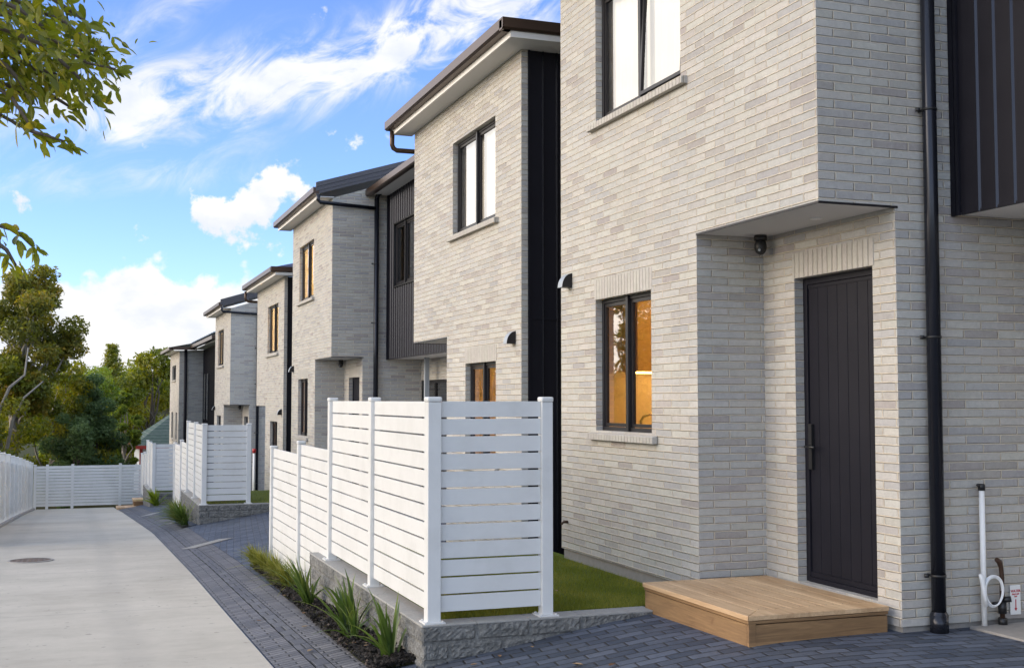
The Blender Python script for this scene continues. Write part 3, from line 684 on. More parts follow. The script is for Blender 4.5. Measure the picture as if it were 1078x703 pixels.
        gdm.box(XW+.021, XW+.08, gd[0], gd[1], gd[3]-.06, gd[3]); gdm.box(XW+.021, XW+.08, gd[0], gd[1], gd[2], gd[2]+.06)
        go = gdm.build('glazed_door', 'frame', h); gg = MB(); gg.box(XW+.045, XW+.055, gd[0]+.01, gd[1]-.01, gd[2]+.01, gd[3]-.01); gg.build('pane', 'glass', go)
        bk = MB(); bk.box(XW+1.2, XW+1.25, gd[0]-.5, gd[1], gd[2], gd[3]+.3); bk.build('inner_wall', 'black', go)
        po_ = MB(); po_.box(XW-.25, XW-.17, y0-1.18, y0-1.10, L-1.55, lz0-.006); po_.build('post', 'grey_tin', h)
    return h

LAMP = 22.
L1, L2, L3 = 0., -.48, -1.45
P = 15.8
house(6.55, L1, 'near', 'nearest brick townhouse with dark front door behind the wooden step', ajar=True)
house(12.08, L2, 'far', 'brick townhouse behind the nearest white fence, dark cladding down its near end')
house(6.55+P, L2, 'near', 'brick townhouse with purple-brown link wall and downpipe, third from the camera', glow=90)
house(12.08+P, L3, 'far', 'brick townhouse with tall gold-lit upper window, fourth in the row', glow=120)
house(6.55+2*P, L3, 'near', 'brick townhouse in mid row behind the second white fence, fifth from the camera', lit=False, link=False, glow=120)

# last house of the row: plainer, small windows, low metal roof
def last_house():
    y0, y1, zt_, L = 57.9, 63.6, 2.32, -2.75; xr = 5.58
    h = empty('townhouse', (XF+2, 60, -5), 'farthest brick townhouse at the end of the row with small square windows', 'house', 'attached brick townhouses in a row')
    b = MB(); hu = (59.9, 62.3, .98, 1.70); h1 = (58.9, 59.7, -1.9, -.6); h2 = (61.3, 62.4, -1.9, -.6)
    rect_holes(b, y0, y1, -5.2, zt_, [hu, h1, h2], lambda p, z: (XF, p, z))
    for q in (hu, h1, h2): reveal(b, XF, XF+.1, *q)
    b.face([(XF, y0, -5.2), (11, y0, -5.2), (11, y0, zt_+.3), (XF, y0, zt_)]); b.face([(XF, y1, -5.2), (11, y1, -5.2), (11, y1, zt_), (XF, y1, zt_)])
    b.build('wall', 'brick', h)
    for q in (hu, h1, h2): window(h, XF+.07, *q, 'glass', sill=True)
    bk = MB(); bk.box(XF+.6, XF+.65, y0+.1, y1-.1, -5, zt_-.1); bk.build('inner_wall', 'room_wall', h)
    d = MB(); d.box(xr+.05, xr+.12, 48.2, y0-.01, -5.2, zt_+.05)
    yy = y0-.3
    while yy > 48.2: d.box(xr+.02, xr+.05, yy-.02, yy+.02, -5.2, zt_); yy -= .4
    cl = d.build('cladding', 'dark_metal', h)
    for q in (55.2, 56.4):
        wd = MB(); wd.box(xr-.02, xr+.049, q-.25, q+.25, -.9, 1.2); wo = wd.build('window', 'frame', h); g = MB(); g.box(xr-.03, xr-.022, q-.2, q+.2, -.85, 1.15); g.build('pane', 'coated_glass', wo)
    g = MB(); g.box(4.05, 4.25, y0-.1, y1+.3, zt_+.02, zt_+.16); g.box(4.25, 5.3, y0-.35, y0-.2, zt_+.03, zt_+.17); g.box(5.0, 5.2, 48.2, y0-.36, zt_+.1, zt_+.24); g.build('gutter', 'gutter_metal', h)
    f = MB(); f.box(4.26, XF+.02, y0-.1, y1+.3, zt_-.02, zt_); f.box(5.21, xr+.1, 48.2, y0-.02, zt_+.06, zt_+.08); f.build('eave_soffit', 'fascia_white', h)
    r = MB(); z = lambda x: zt_+.15+(x-4.1)*.20
    r.face([(4.1, y0-.3, z(4.1)), (9, y0-.3, z(9)), (9, y1+.3, z(9)), (4.1, y1+.3, z(4.1))]); r.face([(5.05, 48.2, z(5.05)), (9, 48.2, z(9)), (9, y0-.3, z(9)), (5.05, y0-.3, z(5.05))])
    for i in range(12):
        yy = 48.4+i*.85
        r.prism([(yy-.03, 0), (yy-.03, .05), (yy+.03, .05), (yy+.03, 0)], lambda p, q: (5.06, p, z(5.06)+q), lambda p, q: (9, p, z(9)+q))
    r.build('roof', 'grey_tin', h)
    dp = MB(); dp.tube([(4.82, y0-.07, zt_+.05), (4.82, y0-.07, -5)], .07, 10); dp.build('downpipe', 'dark_metal', h)
last_house()

# ------------------------------------------------------------------ retaining walls, lawns and slat fences, one set per court
def rough_face(b, p, u, n, wu, hz, gap=.004, d=.010, nu=18, nz=7, ch=.012):
    """split block face: p corner, u along, n outward, chamfered joint round it"""
    u = Vector(u); n = Vector(n); z = Vector((0, 0, 1)); p = Vector(p)+u*gap+z*gap; wu -= 2*gap; hz -= 2*gap
    def pt(i, j):
        e = min(i, nu-i, j, nz-j)
        return p+u*(wu*i/nu)+z*(hz*j/nz)+n*((-ch if e == 0 else random.uniform(-.3, 1.)*d))
    g = [[pt(i, j) for j in range(nz+1)] for i in range(nu+1)]
    for i in range(nu):
        for j in range(nz): b.face([g[i][j], g[i+1][j], g[i+1][j+1], g[i][j+1]])
def retaining(y, zt_, label, L, yend, court):
    w_ = empty('retaining_wall', (2.3, y-.1, zt_-.4), label, 'wall', 'split-face block retaining walls')
    x0, yf = 2.262, y-.10; t = .20
    b = MB()
    b.box(x0+.01, 4.05, yf+.012, yf+t, zt_-.62, zt_-.012, skip='t'); b.box(x0+.012, x0+t, yf+t, yend-.002, zt_-.8, zt_-.012, skip='t')
    hz = .125; r = 0
    for row in range(5):
        z0 = zt_-hz*(row+1); xx = x0+.0+( -.2 if row % 2 else 0)
        while xx < 4.05:
            a, c = max(xx, x0), min(xx+.40, 4.05)
            if c-a > .03: rough_face(b, (a, yf+.004, z0), (1, 0, 0), (0, -1, 0), c-a, hz)
            xx += .40
        yy = yf + (-.2 if row % 2 == 0 else 0)
        while yy < yend:
            a, c = max(yy, yf), min(yy+.40, yend)
            if c-a > .03: rough_face(b, (x0+.004, a, z0), (0, 1, 0), (-1, 0, 0), c-a, hz)
            yy += .40
        rough_face(b, (x0+t, yend, z0), (-1, 0, 0), (0, 1, 0), t, hz)
    b.build('block_course', 'split_block', w_, merge=True)
    c = MB(); xx = x0
    while xx < 4.05:
        e = min(xx+.398, 4.05)
        if e-xx > .05: c.box(xx+.002, e, yf+.002, yf+t, zt_-.014, zt_)
        xx += .40
    yy = yf+t+.003
    while yy < yend: c.box(x0+.002, x0+t, yy, min(yy+.395, yend), zt_-.014, zt_); yy += .398
    c.build('coping', 'block_top', w_, bevel=.004)
    return w_
def post(parent, x, y, z0, z1, r=.042, foot=True):
    p = MB(); p.box(x-r, x+r, y-r, y+r, z0+.004, z1-.02); po = p.build('post', 'white_paint', parent, bevel=.004)
    c = MB(); c.box(x-r-.006, x+r+.006, y-r-.006, y+r+.006, z1-.02, z1+.018); c.build('cap', 'white_paint', po, bevel=.012)
    if foot:
        f = MB(); f.box(x-.075, x+.075, y-.075, y+.075, z0, z0+.010)
        for sx in (-1, 1):
            for sy in (-1, 1): f.tube([(x+sx*.058, y+sy*.058, z0+.01), (x+sx*.058, y+sy*.058, z0+.018)], .009, 8)
        f.build('base_plate', 'white_paint', po)
def slats(parent, a, c, zt_, zb, axis, at, pitch=.1235, gap=.0125, d=.010):
    b = MB(); z = zt_; i = 0
    while z-pitch+gap > zb-.02:
        j = random.uniform(-.0012, .0012)
        if axis == 'y': b.box(at-d+j, at+d+j, a, c, z-pitch+gap, z)
        else: b.box(a, c, at-d+j, at+d+j, z-pitch+gap, z)
        z -= pitch; i += 1
    b.build('slat_panel', 'white_paint', parent, bevel=.002)
def fence_set(y, zt_, label, lows=True, bays=True, dy=0):
    f = empty('slat_fence', (2.365, y, zt_), label, 'fence', 'white slat privacy fences')
    x = 2.365; r = .042; top = zt_+1.54
    ys = [y, y+1.75, y+3.49]
    post(f, x, y, zt_, top+.015, .048); post(f, x+.853, y, zt_, top+.015, .042)
    slats(f, x+.048, x+.853-r, top, zt_+.05, 'x', y)
    if bays:
        for q in ys[1:]: post(f, x, q, zt_, top+.015)
        for a, c in zip(ys, ys[1:]): slats(f, a+(.048 if a == y else r), c-r, top, zt_+.05, 'y', x)
        y3, y4 = y+5.2, y+7.15
        for q, dz in ((y3, -.475), (y4, -.60)): post(f, x, q, zd(q)-.05, top+dz+.015, foot=False)
        slats(f, ys[2]+r, y3-r, top-.485, zt_-.55, 'y', x); slats(f, y3+r, y4-r, top-.60, zt_-.55, 'y', x)
    return f
def lawn(y, zt_, yend, L):
    return sheet('lawn', 'turf', [2.44, 3.0, 3.6, 4.02, 4.07, XF+.1], [y+.10, y+1.5, y+3.4, y+4.6, yend], lambda x, yy: zt_-.004 if yy < y+3.6 else zt_-.42)
def blades(y, zt_, n):
    rng = np.random.default_rng(3); ymax = y+3.4
    x = rng.uniform(2.47, XF-.005, n); yy = y+.11+(ymax-y-.11)*rng.uniform(0, 1, n)**1.4
    keep = ~((x > 4.03) & (yy < y+.06)); x, yy = x[keep], yy[keep]; n = len(x)
    a = rng.uniform(0, 2*np.pi, n); hgt = rng.uniform(.018, .036, n); wd = .0022
    lean = rng.normal(0, .010, (n, 2)); base = np.stack([x, yy, np.full(n, zt_-.005)], 1)
    dx = np.stack([np.cos(a)*wd, np.sin(a)*wd, np.zeros(n)], 1); tip = base+np.concatenate([lean, hgt[:, None]], 1)
    v = np.stack([base-dx, base+dx, tip], 1).reshape(-1, 3); f = np.arange(3*n).reshape(-1, 3)
    patch = .5+.25*np.sin(x*7+1.3*np.sin(yy*5))
    t = np.clip(np.repeat(rng.normal(0, .2, n)+patch, 3), 0, 1)
    return soup('grass', 'blade', v, f, t)
FZ = (-1.55, -2.03, -2.95)
for i, (y, z, lb, lw_, L) in enumerate(((8.07, FZ[0], 'near', 12.18, L1), (8.07+P, FZ[1], 'middle', 12.18+P, L2), (8.07+2*P, FZ[2], 'far', 12.18+2*P, L3))):
    retaining(y, z, ['grey split-face block wall under the nearest white slat fence, end of the planting bed', 'grey block wall under the second white slat fence, paved court before it', 'small dark block wall under the farthest privacy fence beside the timber steps'][i], L, lw_, i)
    fence_set(y, z, ['large nearest white slat fence standing on the block wall', 'white slat privacy fence halfway down the drive, tall corner facing the court', 'white slat privacy fence farthest down the drive, behind the timber steps'][i])
    structure(lawn(y, z, y+8.0, L))
stuff(blades(8.07, FZ[0], 42000), 'short green artificial grass between the nearest slat fence and the house', 'grass')
stuff(blades(8.07+P, FZ[1], 5000), 'green grass patch behind the second slat fence', 'grass')

# end fence across the drive and the stepped fence along its left side
def end_fence():
    y = 48.6; f = empty('slat_fence', (0, y, zd(y)), 'low white slat fence with a gate closing the far end of the drive', 'fence', 'white boundary fences')
    xs = [-1.40, -.97, -.07, 1.66, 2.95]; top = zd(48.6)+1.62
    for q in xs: post(f, q, y, zd(y)-.05, top+.04, .05, foot=False)
    for i, (a, c) in enumerate(zip(xs, xs[1:])): slats(f, a+.05, c-.05, top, zd(y)+.10, 'x', y, .118, .014)
end_fence()
def left_fence():
    f = empty('slat_fence', (-1.7, 36, zd(36)), 'white stepped fence running along the left side of the drive', 'fence', 'white boundary fences')
    n = 13; y0, y1 = 22.0, 48.2
    X = lambda y: -1.78+(y-22)/26.2*.26
    yy = fr(y0, y1, n)
    for i, q in enumerate(yy): post(f, X(q), q, zd(q)-.06, zd(q)+1.74, .065, foot=False)
    for a, c in zip(yy, yy[1:]):
        m = (a+c)/2; b = MB(); z = zd(m)+1.50
        while z > zd(m)+.12:
            xa, xc = X(a)-.035, X(c)-.035
            b.prism([(0, z-.105), (.02, z-.105), (.02, z), (0, z)], lambda p, q: (xa+p, a+.055, q), lambda p, q: (xc+p, c-.055, q)); z -= .120
        b.build('slat_panel', 'white_paint', f)
    k = MB()
    for a, c in zip(yy, yy[1:]): k.prism([(0, 0), (.10, 0), (.10, .09), (0, .09)], lambda p, q: (X(a)+.06+p, a, zd(a)-.03+q), lambda p, q: (X(c)+.06+p, c, zd(c)-.03+q))
    k.build('kerb', 'plinth', f)
left_fence()

# ------------------------------------------------------------------ trees
def limb(b, p0, p1, r0, r1, n=8, wob=.08, seed=0):
    rg = random.Random(seed); p0 = Vector(p0); p1 = Vector(p1); d = (p1-p0).length; k = 6; pts = []; rs = []
    for i in range(k+1):
        t = i/k; q = p0.lerp(p1, t)
        if 0 < i < k: q += Vector((rg.uniform(-1, 1), rg.uniform(-1, 1), rg.uniform(-.5, .5)))*d*wob
        pts.append(q); rs.append(r0+(r1-r0)*t)
    b.tube(pts, rs, n); return pts
def leaf_cloud(centers, radii, n, size, rng, flat=.7, up=.35, tint_c=None, tip=0., shell=.45):
    """leaf quads spread through a set of clumps; light and dark clumps differ in leaf colour"""
    centers = np.asarray(centers); radii = np.asarray(radii); w_ = radii**2; idx = rng.choice(len(centers), n, p=w_/w_.sum())
    d = rng.normal(size=(n, 3)); d /= np.linalg.norm(d, axis=1)[:, None]
    rad = radii[idx]*(shell+(1-shell)*rng.uniform(0, 1, n)**.6)*(1+rng.normal(0, .10, n))
    p = centers[idx]+d*rad[:, None]*np.array([1, 1, flat])
    nrm = d*.7+rng.normal(size=(n, 3))*.8; nrm[:, 2] += up; nrm /= np.linalg.norm(nrm, axis=1)[:, None]
    t = np.cross(nrm, rng.normal(size=(n, 3))); t /= np.linalg.norm(t, axis=1)[:, None]; bb = np.cross(nrm, t)
    s = size*rng.uniform(.6, 1.35, n)[:, None]
    v = np.stack([p-t*s, p-bb*s*.42+nrm*s*.12, p+t*s, p+bb*s*.42+nrm*s*.12], 1).reshape(-1, 3)
    f = np.arange(4*n).reshape(-1, 4)
    ct = rng.uniform(.15, .75, len(centers)) if tint_c is None else np.asarray(tint_c)
    tt = np.clip(ct[idx]+rng.normal(0, .16, n), 0, 1)
    return v, f, np.repeat(tt, 4)
def tree(x, y, zb, h, rx, label, leaf, bark, n, size, seed, crown_lo=.25, ry=None, clumps=30, group='trees beyond the fences', shape='round', crad=.34, cat='tree', trunk_r=None, name='tree', lean=0., limbs=()):
    rng = np.random.default_rng(seed); ry = ry or rx
    t = empty(name, (x, y, zb), label, cat, group)
    b = MB(); tr = trunk_r or h*.022; top = (x+lean*.6, y, zb+h*.72)
    limb(b, (x, y, zb), top, tr, tr*.35, 9, .03, seed)
    cs, rs = [], []
    for i in range(clumps):
        q = i/(clumps-1); zz = crown_lo+(1-crown_lo)*(.06+.9*q)
        if shape == 'round': wdt = math.sin(math.pi*min(.97, max(.10, (zz-crown_lo)/(1-crown_lo)*.86+.10)))**.7
        elif shape == 'cone': wdt = max(.08, 1-(zz-crown_lo)/(1-crown_lo))
        else: wdt = 1.
        a = rng.uniform(0, 2*np.pi); rr = rng.uniform(.25, .92)*wdt
        c = (x+lean*zz+math.cos(a)*rr*rx, y+math.sin(a)*rr*ry, zb+zz*h); cs.append(c); rs.append(crad*rx*rng.uniform(.65, 1.25)*(.5+.5*wdt))
        if i % 2 == 0 and shape != 'cone': limb(b, (x+lean*.3, y, zb+h*(crown_lo*.7+.35*q*.8)), c, tr*.42, tr*.10, 6, .07, seed+i)
    for pts in limbs: b.tube(pts, [.10-.075*i/(len(pts)-1) for i in range(len(pts))], 7)
    b.build('trunk', bark, t)
    v, f, tt = leaf_cloud(cs, rs, n, size, rng)
    soup('crown', leaf, v, f, tt, t)
    return t
zg = lambda y: zt(0, y)-.1
# trees that fill the gap above the end fence
tree(-2.5, 54, zg(54), 10.3, 2.3, 'tall gold-tinged tree with pale limbs at the left edge, beyond the fence', 'leaf_gold', 'bark_pale', 24000, .10, 11, .38, clumps=46, crad=.34, lean=.6, limbs=[[(-2.45, 53.2, -4.6), (-2.6, 51.6, -2.2), (-2.35, 51.3, -.8), (-1.95, 51.3, .1), (-1.25, 51.3, .75)], [(-2.5, 53.4, -3.8), (-3.0, 51.5, -.8), (-2.5, 51.3, .5), (-1.95, 51.3, 1.0), (-1.85, 51.4, 2.1)]])
tree(-.9, 57, zg(57), 6.6, 2.4, 'broad yellow-green tree below the tall gold tree at left', 'leaf_olive', 'bark_pale', 14000, .10, 12, .06, clumps=30, crad=.34)
tree(-3.0, 52.0, zg(52), 6.2, 2.2, 'olive green tree rising behind the left end of the boundary fence', 'leaf_olive', 'bark_dark', 10000, .10, 13, .05, clumps=26, crad=.36)
tree(.65, 56.5, zg(56), 5.9, 1.5, 'dense blue-green rounded conifer behind the end fence', 'leaf_pine', 'bark_dark', 20000, .075, 14, .03, clumps=40, crad=.36)
tree(-.1, 53.8, zg(54), 4.0, 1.3, 'dark shaded shrub hugging the end fence below the conifer', 'leaf_pine', 'bark_dark', 9000, .075, 15, .02, clumps=24, crad=.42, cat='shrub', name='shrub')
tree(2.25, 61, zg(61), 5.5, .75, 'slender bright green tree left of the green-roofed house', 'leaf_fresh', 'bark_pale', 9000, .095, 16, .15, clumps=24)
tree(4.6, 80, zg(80), 8.6, 3.2, 'large dark olive tree behind the green-roofed house', 'leaf_olive', 'bark_dark', 18000, .13, 17, .08, clumps=36)
tree(7.8, 84, zg(84), 8.0, 3.0, 'olive tree partly hidden by the farthest townhouse', 'leaf_olive', 'bark_dark', 9000, .13, 18, .1, clumps=28)
tree(.3, 76, zg(76), 6.9, 3.0, 'rounded green tree on the skyline between the gold tree and the conifer', 'leaf_fresh', 'bark_dark', 12000, .12, 19, .1, clumps=30)
tree(2.4, 92, zg(92), 6.9, 3.2, 'green domed tree on the skyline above the blue-green conifer', 'leaf_olive', 'bark_dark', 10000, .14, 20, .1, clumps=30)
def norfolk(x, y, zb, h):
    t = empty('pine_tree', (x, y, zb), 'distant spire-shaped pine standing above the skyline', 'tree', 'trees beyond the fences'); rng = np.random.default_rng(5)
    b = MB(); b.tube([(x, y, zb), (x, y, zb+h)], [.25, .05], 8); cs, rs = [], []
    for i in range(9):
        zz = zb+h*(.52+.052*i); rr = (1-.09*i)*1.25
        for a in range(6):
            an = a*math.pi/3+i*.5; e = (x+math.cos(an)*rr, y+math.sin(an)*rr, zz+.25); b.tube([(x, y, zz), e], [.06, .02], 5); cs += [e, (x+math.cos(an)*rr*.5, y+math.sin(an)*rr*.5, zz+.1)]; rs += [.34, .36]
    b.build('trunk', 'bark_dark', t); v, f, tt = leaf_cloud(cs, rs, 5000, .11, rng); soup('crown', 'leaf_olive', v, f, tt, t)
norfolk(3.3, 125, zt(0, 125), 8.9)
# wooded ridge far off: reads as one mass
def ridge():
    rng = np.random.default_rng(8); cs, rs = [], []
    for i in range(420):
        y = rng.uniform(150, 190); x = rng.uniform(-160, 130); cs.append((x, y, zt(0, y)+rng.uniform(.5, 4.2))); rs.append(rng.uniform(1.6, 3.2))
    v, f, tt = leaf_cloud(cs, rs, 60000, .38, rng)
    o = soup('woodland', 'leaf_olive', v, f, tt); stuff(o, 'distant wooded ridge on the skyline', 'trees')
ridge()
# trees behind the left fence (seen in the windows and from a step aside)
for i, (x, y, h, r_, lf) in enumerate(((-6.4, 46, 8.6, 2.8, 'leaf_gold'), (-9.5, 36, 8.0, 3.0, 'leaf_olive'), (-7.6, 26, 6.4, 2.6, 'leaf_olive'), (-12.5, 45, 9.5, 3.2, 'leaf_fresh'))):
    tree(x, y, zd(y)-.2, h, r_, ['gold-green tree left of the drive near its far end', 'olive tree left of the drive, midway along the fence', 'smaller olive tree behind the near part of the left fence', 'tall fresh green tree farthest left of the drive'][i], lf, 'bark_pale', 6000, .14, 40+i, .2, clumps=26, group='trees left of the drive')

# near broadleaf tree whose branches hang into the top left corner
def near_tree():
    t = empty('broadleaf_tree', (-3.6, 6.6, -2.1), 'glossy broad-leaved tree whose leafy branches hang into the top left corner', 'tree')
    rng = np.random.default_rng(21); b = MB()
    limb(b, (-3.6, 6.6, -2.1), (-3.3, 6.5, 1.2), .15, .10, 10, .03, 1)
    limb(b, (-3.3, 6.5, 1.2), (-2.0, 6.3, 3.3), .09, .05, 8, .05, 2); limb(b, (-3.3, 6.5, 1.2), (-4.4, 7.2, 3.4), .09, .05, 8, .05, 3)
    tips = []
    def P(px, py, y):      # where on the sight the twig was seen, set at its own distance
        a = math.atan((px-539)/1250)+R(20.13); d = y/math.cos(a); return Vector((y*math.tan(a), y, (421-py)/1250*d*.94))
    specs = [  # twig: pixel path with distance
        [(-160, -60, 6.2), (-60, -10, 6.0), (30, 30, 5.9), (85, 62, 5.8), (116, 66, 5.8)],
        [(-120, -90, 6.0), (-10, -40, 5.7), (50, -2, 5.6), (84, 18, 5.6)],
        [(-140, 10, 6.3), (-40, 40, 6.1), (20, 60, 6.0), (60, 88, 6.0), (92, 98, 6.0)],
        [(-150, 40, 5.9), (-50, 80, 5.8), (5, 105, 5.8), (30, 140, 5.7), (62, 148, 5.7)],
        [(-150, 60, 6.1), (-60, 110, 6.0), (-5, 126, 6.0), (26, 140, 6.0), (44, 146, 6.0)],
        [(-30, 60, 5.9), (0, 74, 5.9), (14, 88, 5.9), (28, 112, 5.9)],
        [(-110, -20, 5.4), (-30, 0, 5.3), (12, 12, 5.3), (40, 30, 5.3)],
        [(-140, 200, 6.0), (-70, 225, 6.0), (-10, 240, 6.0), (14, 246, 6.0), (32, 262, 6.0)],
        [(-70, 225, 6.0), (-20, 250, 5.9), (4, 266, 5.9), (14, 282, 5.9)],
        [(-60, 90, 6.4), (0, 60, 6.4), (50, 50, 6.3), (100, 48, 6.3)],
        [(-80, 20, 6.6), (0, 20, 6.5), (60, 40, 6.4), (98, 82, 6.4)],
        [(-60, 60, 6.2), (10, 82, 6.2), (48, 100, 6.2), (70, 112, 6.2)],
        [(-60, 20, 5.6), (0, 36, 5.6), (40, 48, 5.6), (78, 80, 5.6)], [(-60, -20, 6.1), (10, 4, 6.1), (60, 20, 6.1), (92, 44, 6.1)],
        [(-60, 50, 6.0), (-10, 56, 6.0), (30, 74, 6.0), (56, 78, 6.0)], [(-50, 80, 6.1), (-10, 90, 6.1), (14, 100, 6.1)],
    ]
    V, F, T = [], [], []
    def leaf(p, d, ln, tint):
        d = d.normalized(); s = d.cross(Vector((rng.normal(), rng.normal(), rng.normal()*.5+.8))).normalized(); n = s.cross(d); wd = ln*rng.uniform(.17, .24)
        k = len(V)
        mid = [0, .22, .5, .78, 1.]; wv = [0., .75, 1., .68, 0.]; bend = -ln*rng.uniform(.05, .25)
        for m_, q in zip(mid, wv):
            c = p+d*ln*m_+Vector((0, 0, bend*m_*m_))
            V.append(c-s*wd*q+n*wd*q*.35); V.append(c.copy()); V.append(c+s*wd*q+n*wd*q*.35); T.extend([tint]*3)
        for i in range(4):
            for j in range(2): F.append((k+i*3+j, k+i*3+j+1, k+i*3+j+4, k+i*3+j+3))
    for si, sp in enumerate(specs):
        pts = [P(*q) for q in sp]; b.tube(pts, [.014-.0022*i for i in range(len(pts))], 6)
        dense = si not in (3, 4, 7, 8)
        for i in range(1, len(pts)):
            a, c = pts[i-1], pts[i]; seg = (c-a); m_ = int(seg.length/(.016 if dense else .04))+1
            for j in range(m_):
                q = a+seg*((j+rng.uniform())/m_)
                for _ in range(4 if dense else 2):
                    off = Vector(rng.normal(size=3))*(.07 if dense else .02)
                    dr_ = (seg.normalized()*.7+Vector(rng.normal(size=3))*.7+Vector((0, 0, -.35)))
                    leaf(q+off, dr_, rng.uniform(.034, .076)*(1. if dense else 1.35), float(np.clip(rng.normal(.45, .25), 0, 1)))
        for _ in range(5): leaf(pts[-1]+Vector(rng.normal(size=3))*.012, (pts[-1]-pts[-2]).normalized()+Vector(rng.normal(size=3))*.5, rng.uniform(.055, .085), .5)
    # the rest of the crown, out over the drive's left edge
    cs = [(-2.0, 6.4, 3.3), (-3.0, 7.0, 3.8), (-4.4, 7.2, 3.6), (-3.8, 6.0, 3.0), (-1.7, 6.6, 2.7), (-2.6, 6.1, 2.5)]
    v, f, tt = leaf_cloud(cs, [.8, 1., 1.1, .9, .6, .7], 3800, .075, rng)
    for c in cs: limb(b, (-3.3, 6.5, 1.3), c, .04, .012, 6, .05, 7)
    b.build('trunk', 'bark_dark', t)
    k = len(V); V2 = np.concatenate([np.array([tuple(q) for q in V]), v]); F2 = np.concatenate([np.array(F), f+k]); T2 = np.concatenate([np.array(T), tt])
    soup('crown', 'leaf_magnolia', V2, F2, T2, t)
near_tree()

# ------------------------------------------------------------------ small house with a green-grey roof behind the end fence
def small_house():
    y0, y1, x0, x1 = 64.5, 71, 3.16, 9.0; g = zg(66); ez, rz = -2.35, -.30
    h = empty('cottage', (5, 69, g), 'small house with green-grey tiled roof and red trim behind the end fence', 'house')
    b = MB(); b.box(x0, x1, y0, y1, g, ez); b.build('wall', 'pale_cladding', h)
    r = MB(); o = .35; hx = 2.4
    A = [(x0-o, y0-o, ez), (x1+o, y0-o, ez), (x1+o, y1+o, ez), (x0-o, y1+o, ez)]; ym = (y0+y1)/2; p, q = (x0+hx, ym, rz), (x1-hx, ym, rz)
    r.face([A[0], A[1], q, p]); r.face([A[2], A[3], p, q]); r.face([A[3], A[0], p]); r.face([A[1], A[2], q]); r.build('roof', 'slate_roof', h)
    f = MB(); f.box(x0-o, x1+o, y0-o-.02, y0-o, ez-.17, ez+.01); f.box(x0-o-.02, x0-o, y0-o-.02, y1+o, ez-.17, ez+.01); f.build('fascia', 'red_trim', h)
    c = MB(); c.box(x0-.03, x0+.12, y0-.03, y0+.1, g, ez-.01); c.build('corner_board', 'red_trim', h)
    l = MB(); l.prism([(2.05, -3.8), (3.3, -3.35), (3.3, -3.28), (2.05, -3.72)], lambda p, q: (p, 62.2, q), lambda p, q: (p, 64., q)); l.build('lean_to_roof', 'grey_tin', h)
small_house()

# ------------------------------------------------------------------ planting bed
bx0 = lambda y: 1.98 if y < 9.5 else 1.98+.12*min(1, (y-9.5)/5)
def bed():
    b = MB(); ys = fr(8.15, 15.2, 20)
    for a, c in zip(ys, ys[1:]):
        for i in range(3):
            xa = [bx0(a)+(2.27-bx0(a) + (.08 if a > 12.1 else 0))*q/3 for q in (i, i+1)]; xc = [bx0(c)+(2.27-bx0(c)+(.08 if a > 12.1 else 0))*q/3 for q in (i, i+1)]
            zz = lambda x, y: zp(x, y)+.018+.018*math.sin(x*9+y*5)
            b.face([(xa[0], a, zz(xa[0], a)), (xa[1], a, zz(xa[1], a)), (xc[1], c, zz(xc[1], c)), (xc[0], c, zz(xc[0], c))], 0, True)
    structure(b.build('planting_bed', 'ground'))
    rng = np.random.default_rng(31); n = 5200; y = 8.15+7.0*rng.uniform(0, 1, n)**1.5; lo = np.array([bx0(q) for q in y]); x = lo+(2.27-lo)*rng.uniform(-.06, 1, n)
    z = np.array([zp(a, c) for a, c in zip(x, y)])+.03+rng.uniform(0, .018, n)
    p = np.stack([x, y, z], 1); nr = rng.normal(size=(n, 3)); nr[:, 2] = abs(nr[:, 2])+.6; nr /= np.linalg.norm(nr, axis=1)[:, None]
    t = np.cross(nr, rng.normal(size=(n, 3))); t /= np.linalg.norm(t, axis=1)[:, None]; bb = np.cross(nr, t); s = rng.uniform(.008, .026, n)[:, None]
    v = np.stack([p-t*s-bb*s*.4, p+t*s-bb*s*.4, p+t*s+bb*s*.45, p-t*s+bb*s*.4], 1).reshape(-1, 3)
    stuff(soup('bark_mulch', 'bark_chip', v, np.arange(4*n).reshape(-1, 4), np.repeat(np.clip(rng.gamma(1.2, .2, n), 0, 1), 4)), 'dark bark mulch covering the planting bed below the block wall', 'mulch')
bed()
def blade_plant(x, y, z, n, ln, wd, m, label, cat, name, seed, spread=.8, droop=.5, group=None, lean=.38):
    rng = np.random.default_rng(seed); V, F, T = [], [], []
    for i in range(n):
        a = rng.uniform(0, 2*np.pi); tilt = abs(rng.normal(0, spread*.55)); L_ = ln*rng.uniform(.55, 1.1); w0 = wd*rng.uniform(.7, 1.2)
        d = Vector((math.cos(a)*math.sin(tilt)-lean, math.sin(a)*math.sin(tilt)-lean*.5, math.cos(tilt))).normalized(); side = Vector((-math.sin(a), math.cos(a), 0)); side = (side+Vector((rng.normal()*.5, rng.normal()*.5, 0))).normalized()
        p = Vector((x+rng.normal()*.025, y+rng.normal()*.025, z)); k = len(V); sg = 6; tint = float(np.clip(rng.normal(.45, .22), 0, 1)); dr_ = droop*rng.uniform(.3, 1.3)
        for s in range(sg+1):
            q = s/sg; c = p+d*L_*q+Vector((math.cos(a)-.5, math.sin(a)-.2, -1.2))*(dr_*L_*.45*q*q*q*math.sin(min(1.3, tilt+.35)))
            w_ = w0*(min(1., .55+q*1.2))*(1-q**2.2)+.0006; fold = Vector((0, 0, w_*.5))
            V += [c-side*w_+fold, c, c+side*w_+fold]; T += [tint*(.6+.4*q)+.1*q]*3
        for s in range(sg):
            for j in range(2): F.append((k+s*3+j, k+s*3+j+1, k+s*3+j+4, k+s*3+j+3))
    e = empty(name, (x, y, z), label, cat, group)
    soup('foliage', m, np.array([tuple(q) for q in V]), np.array(F), np.array(T), e)
    return e
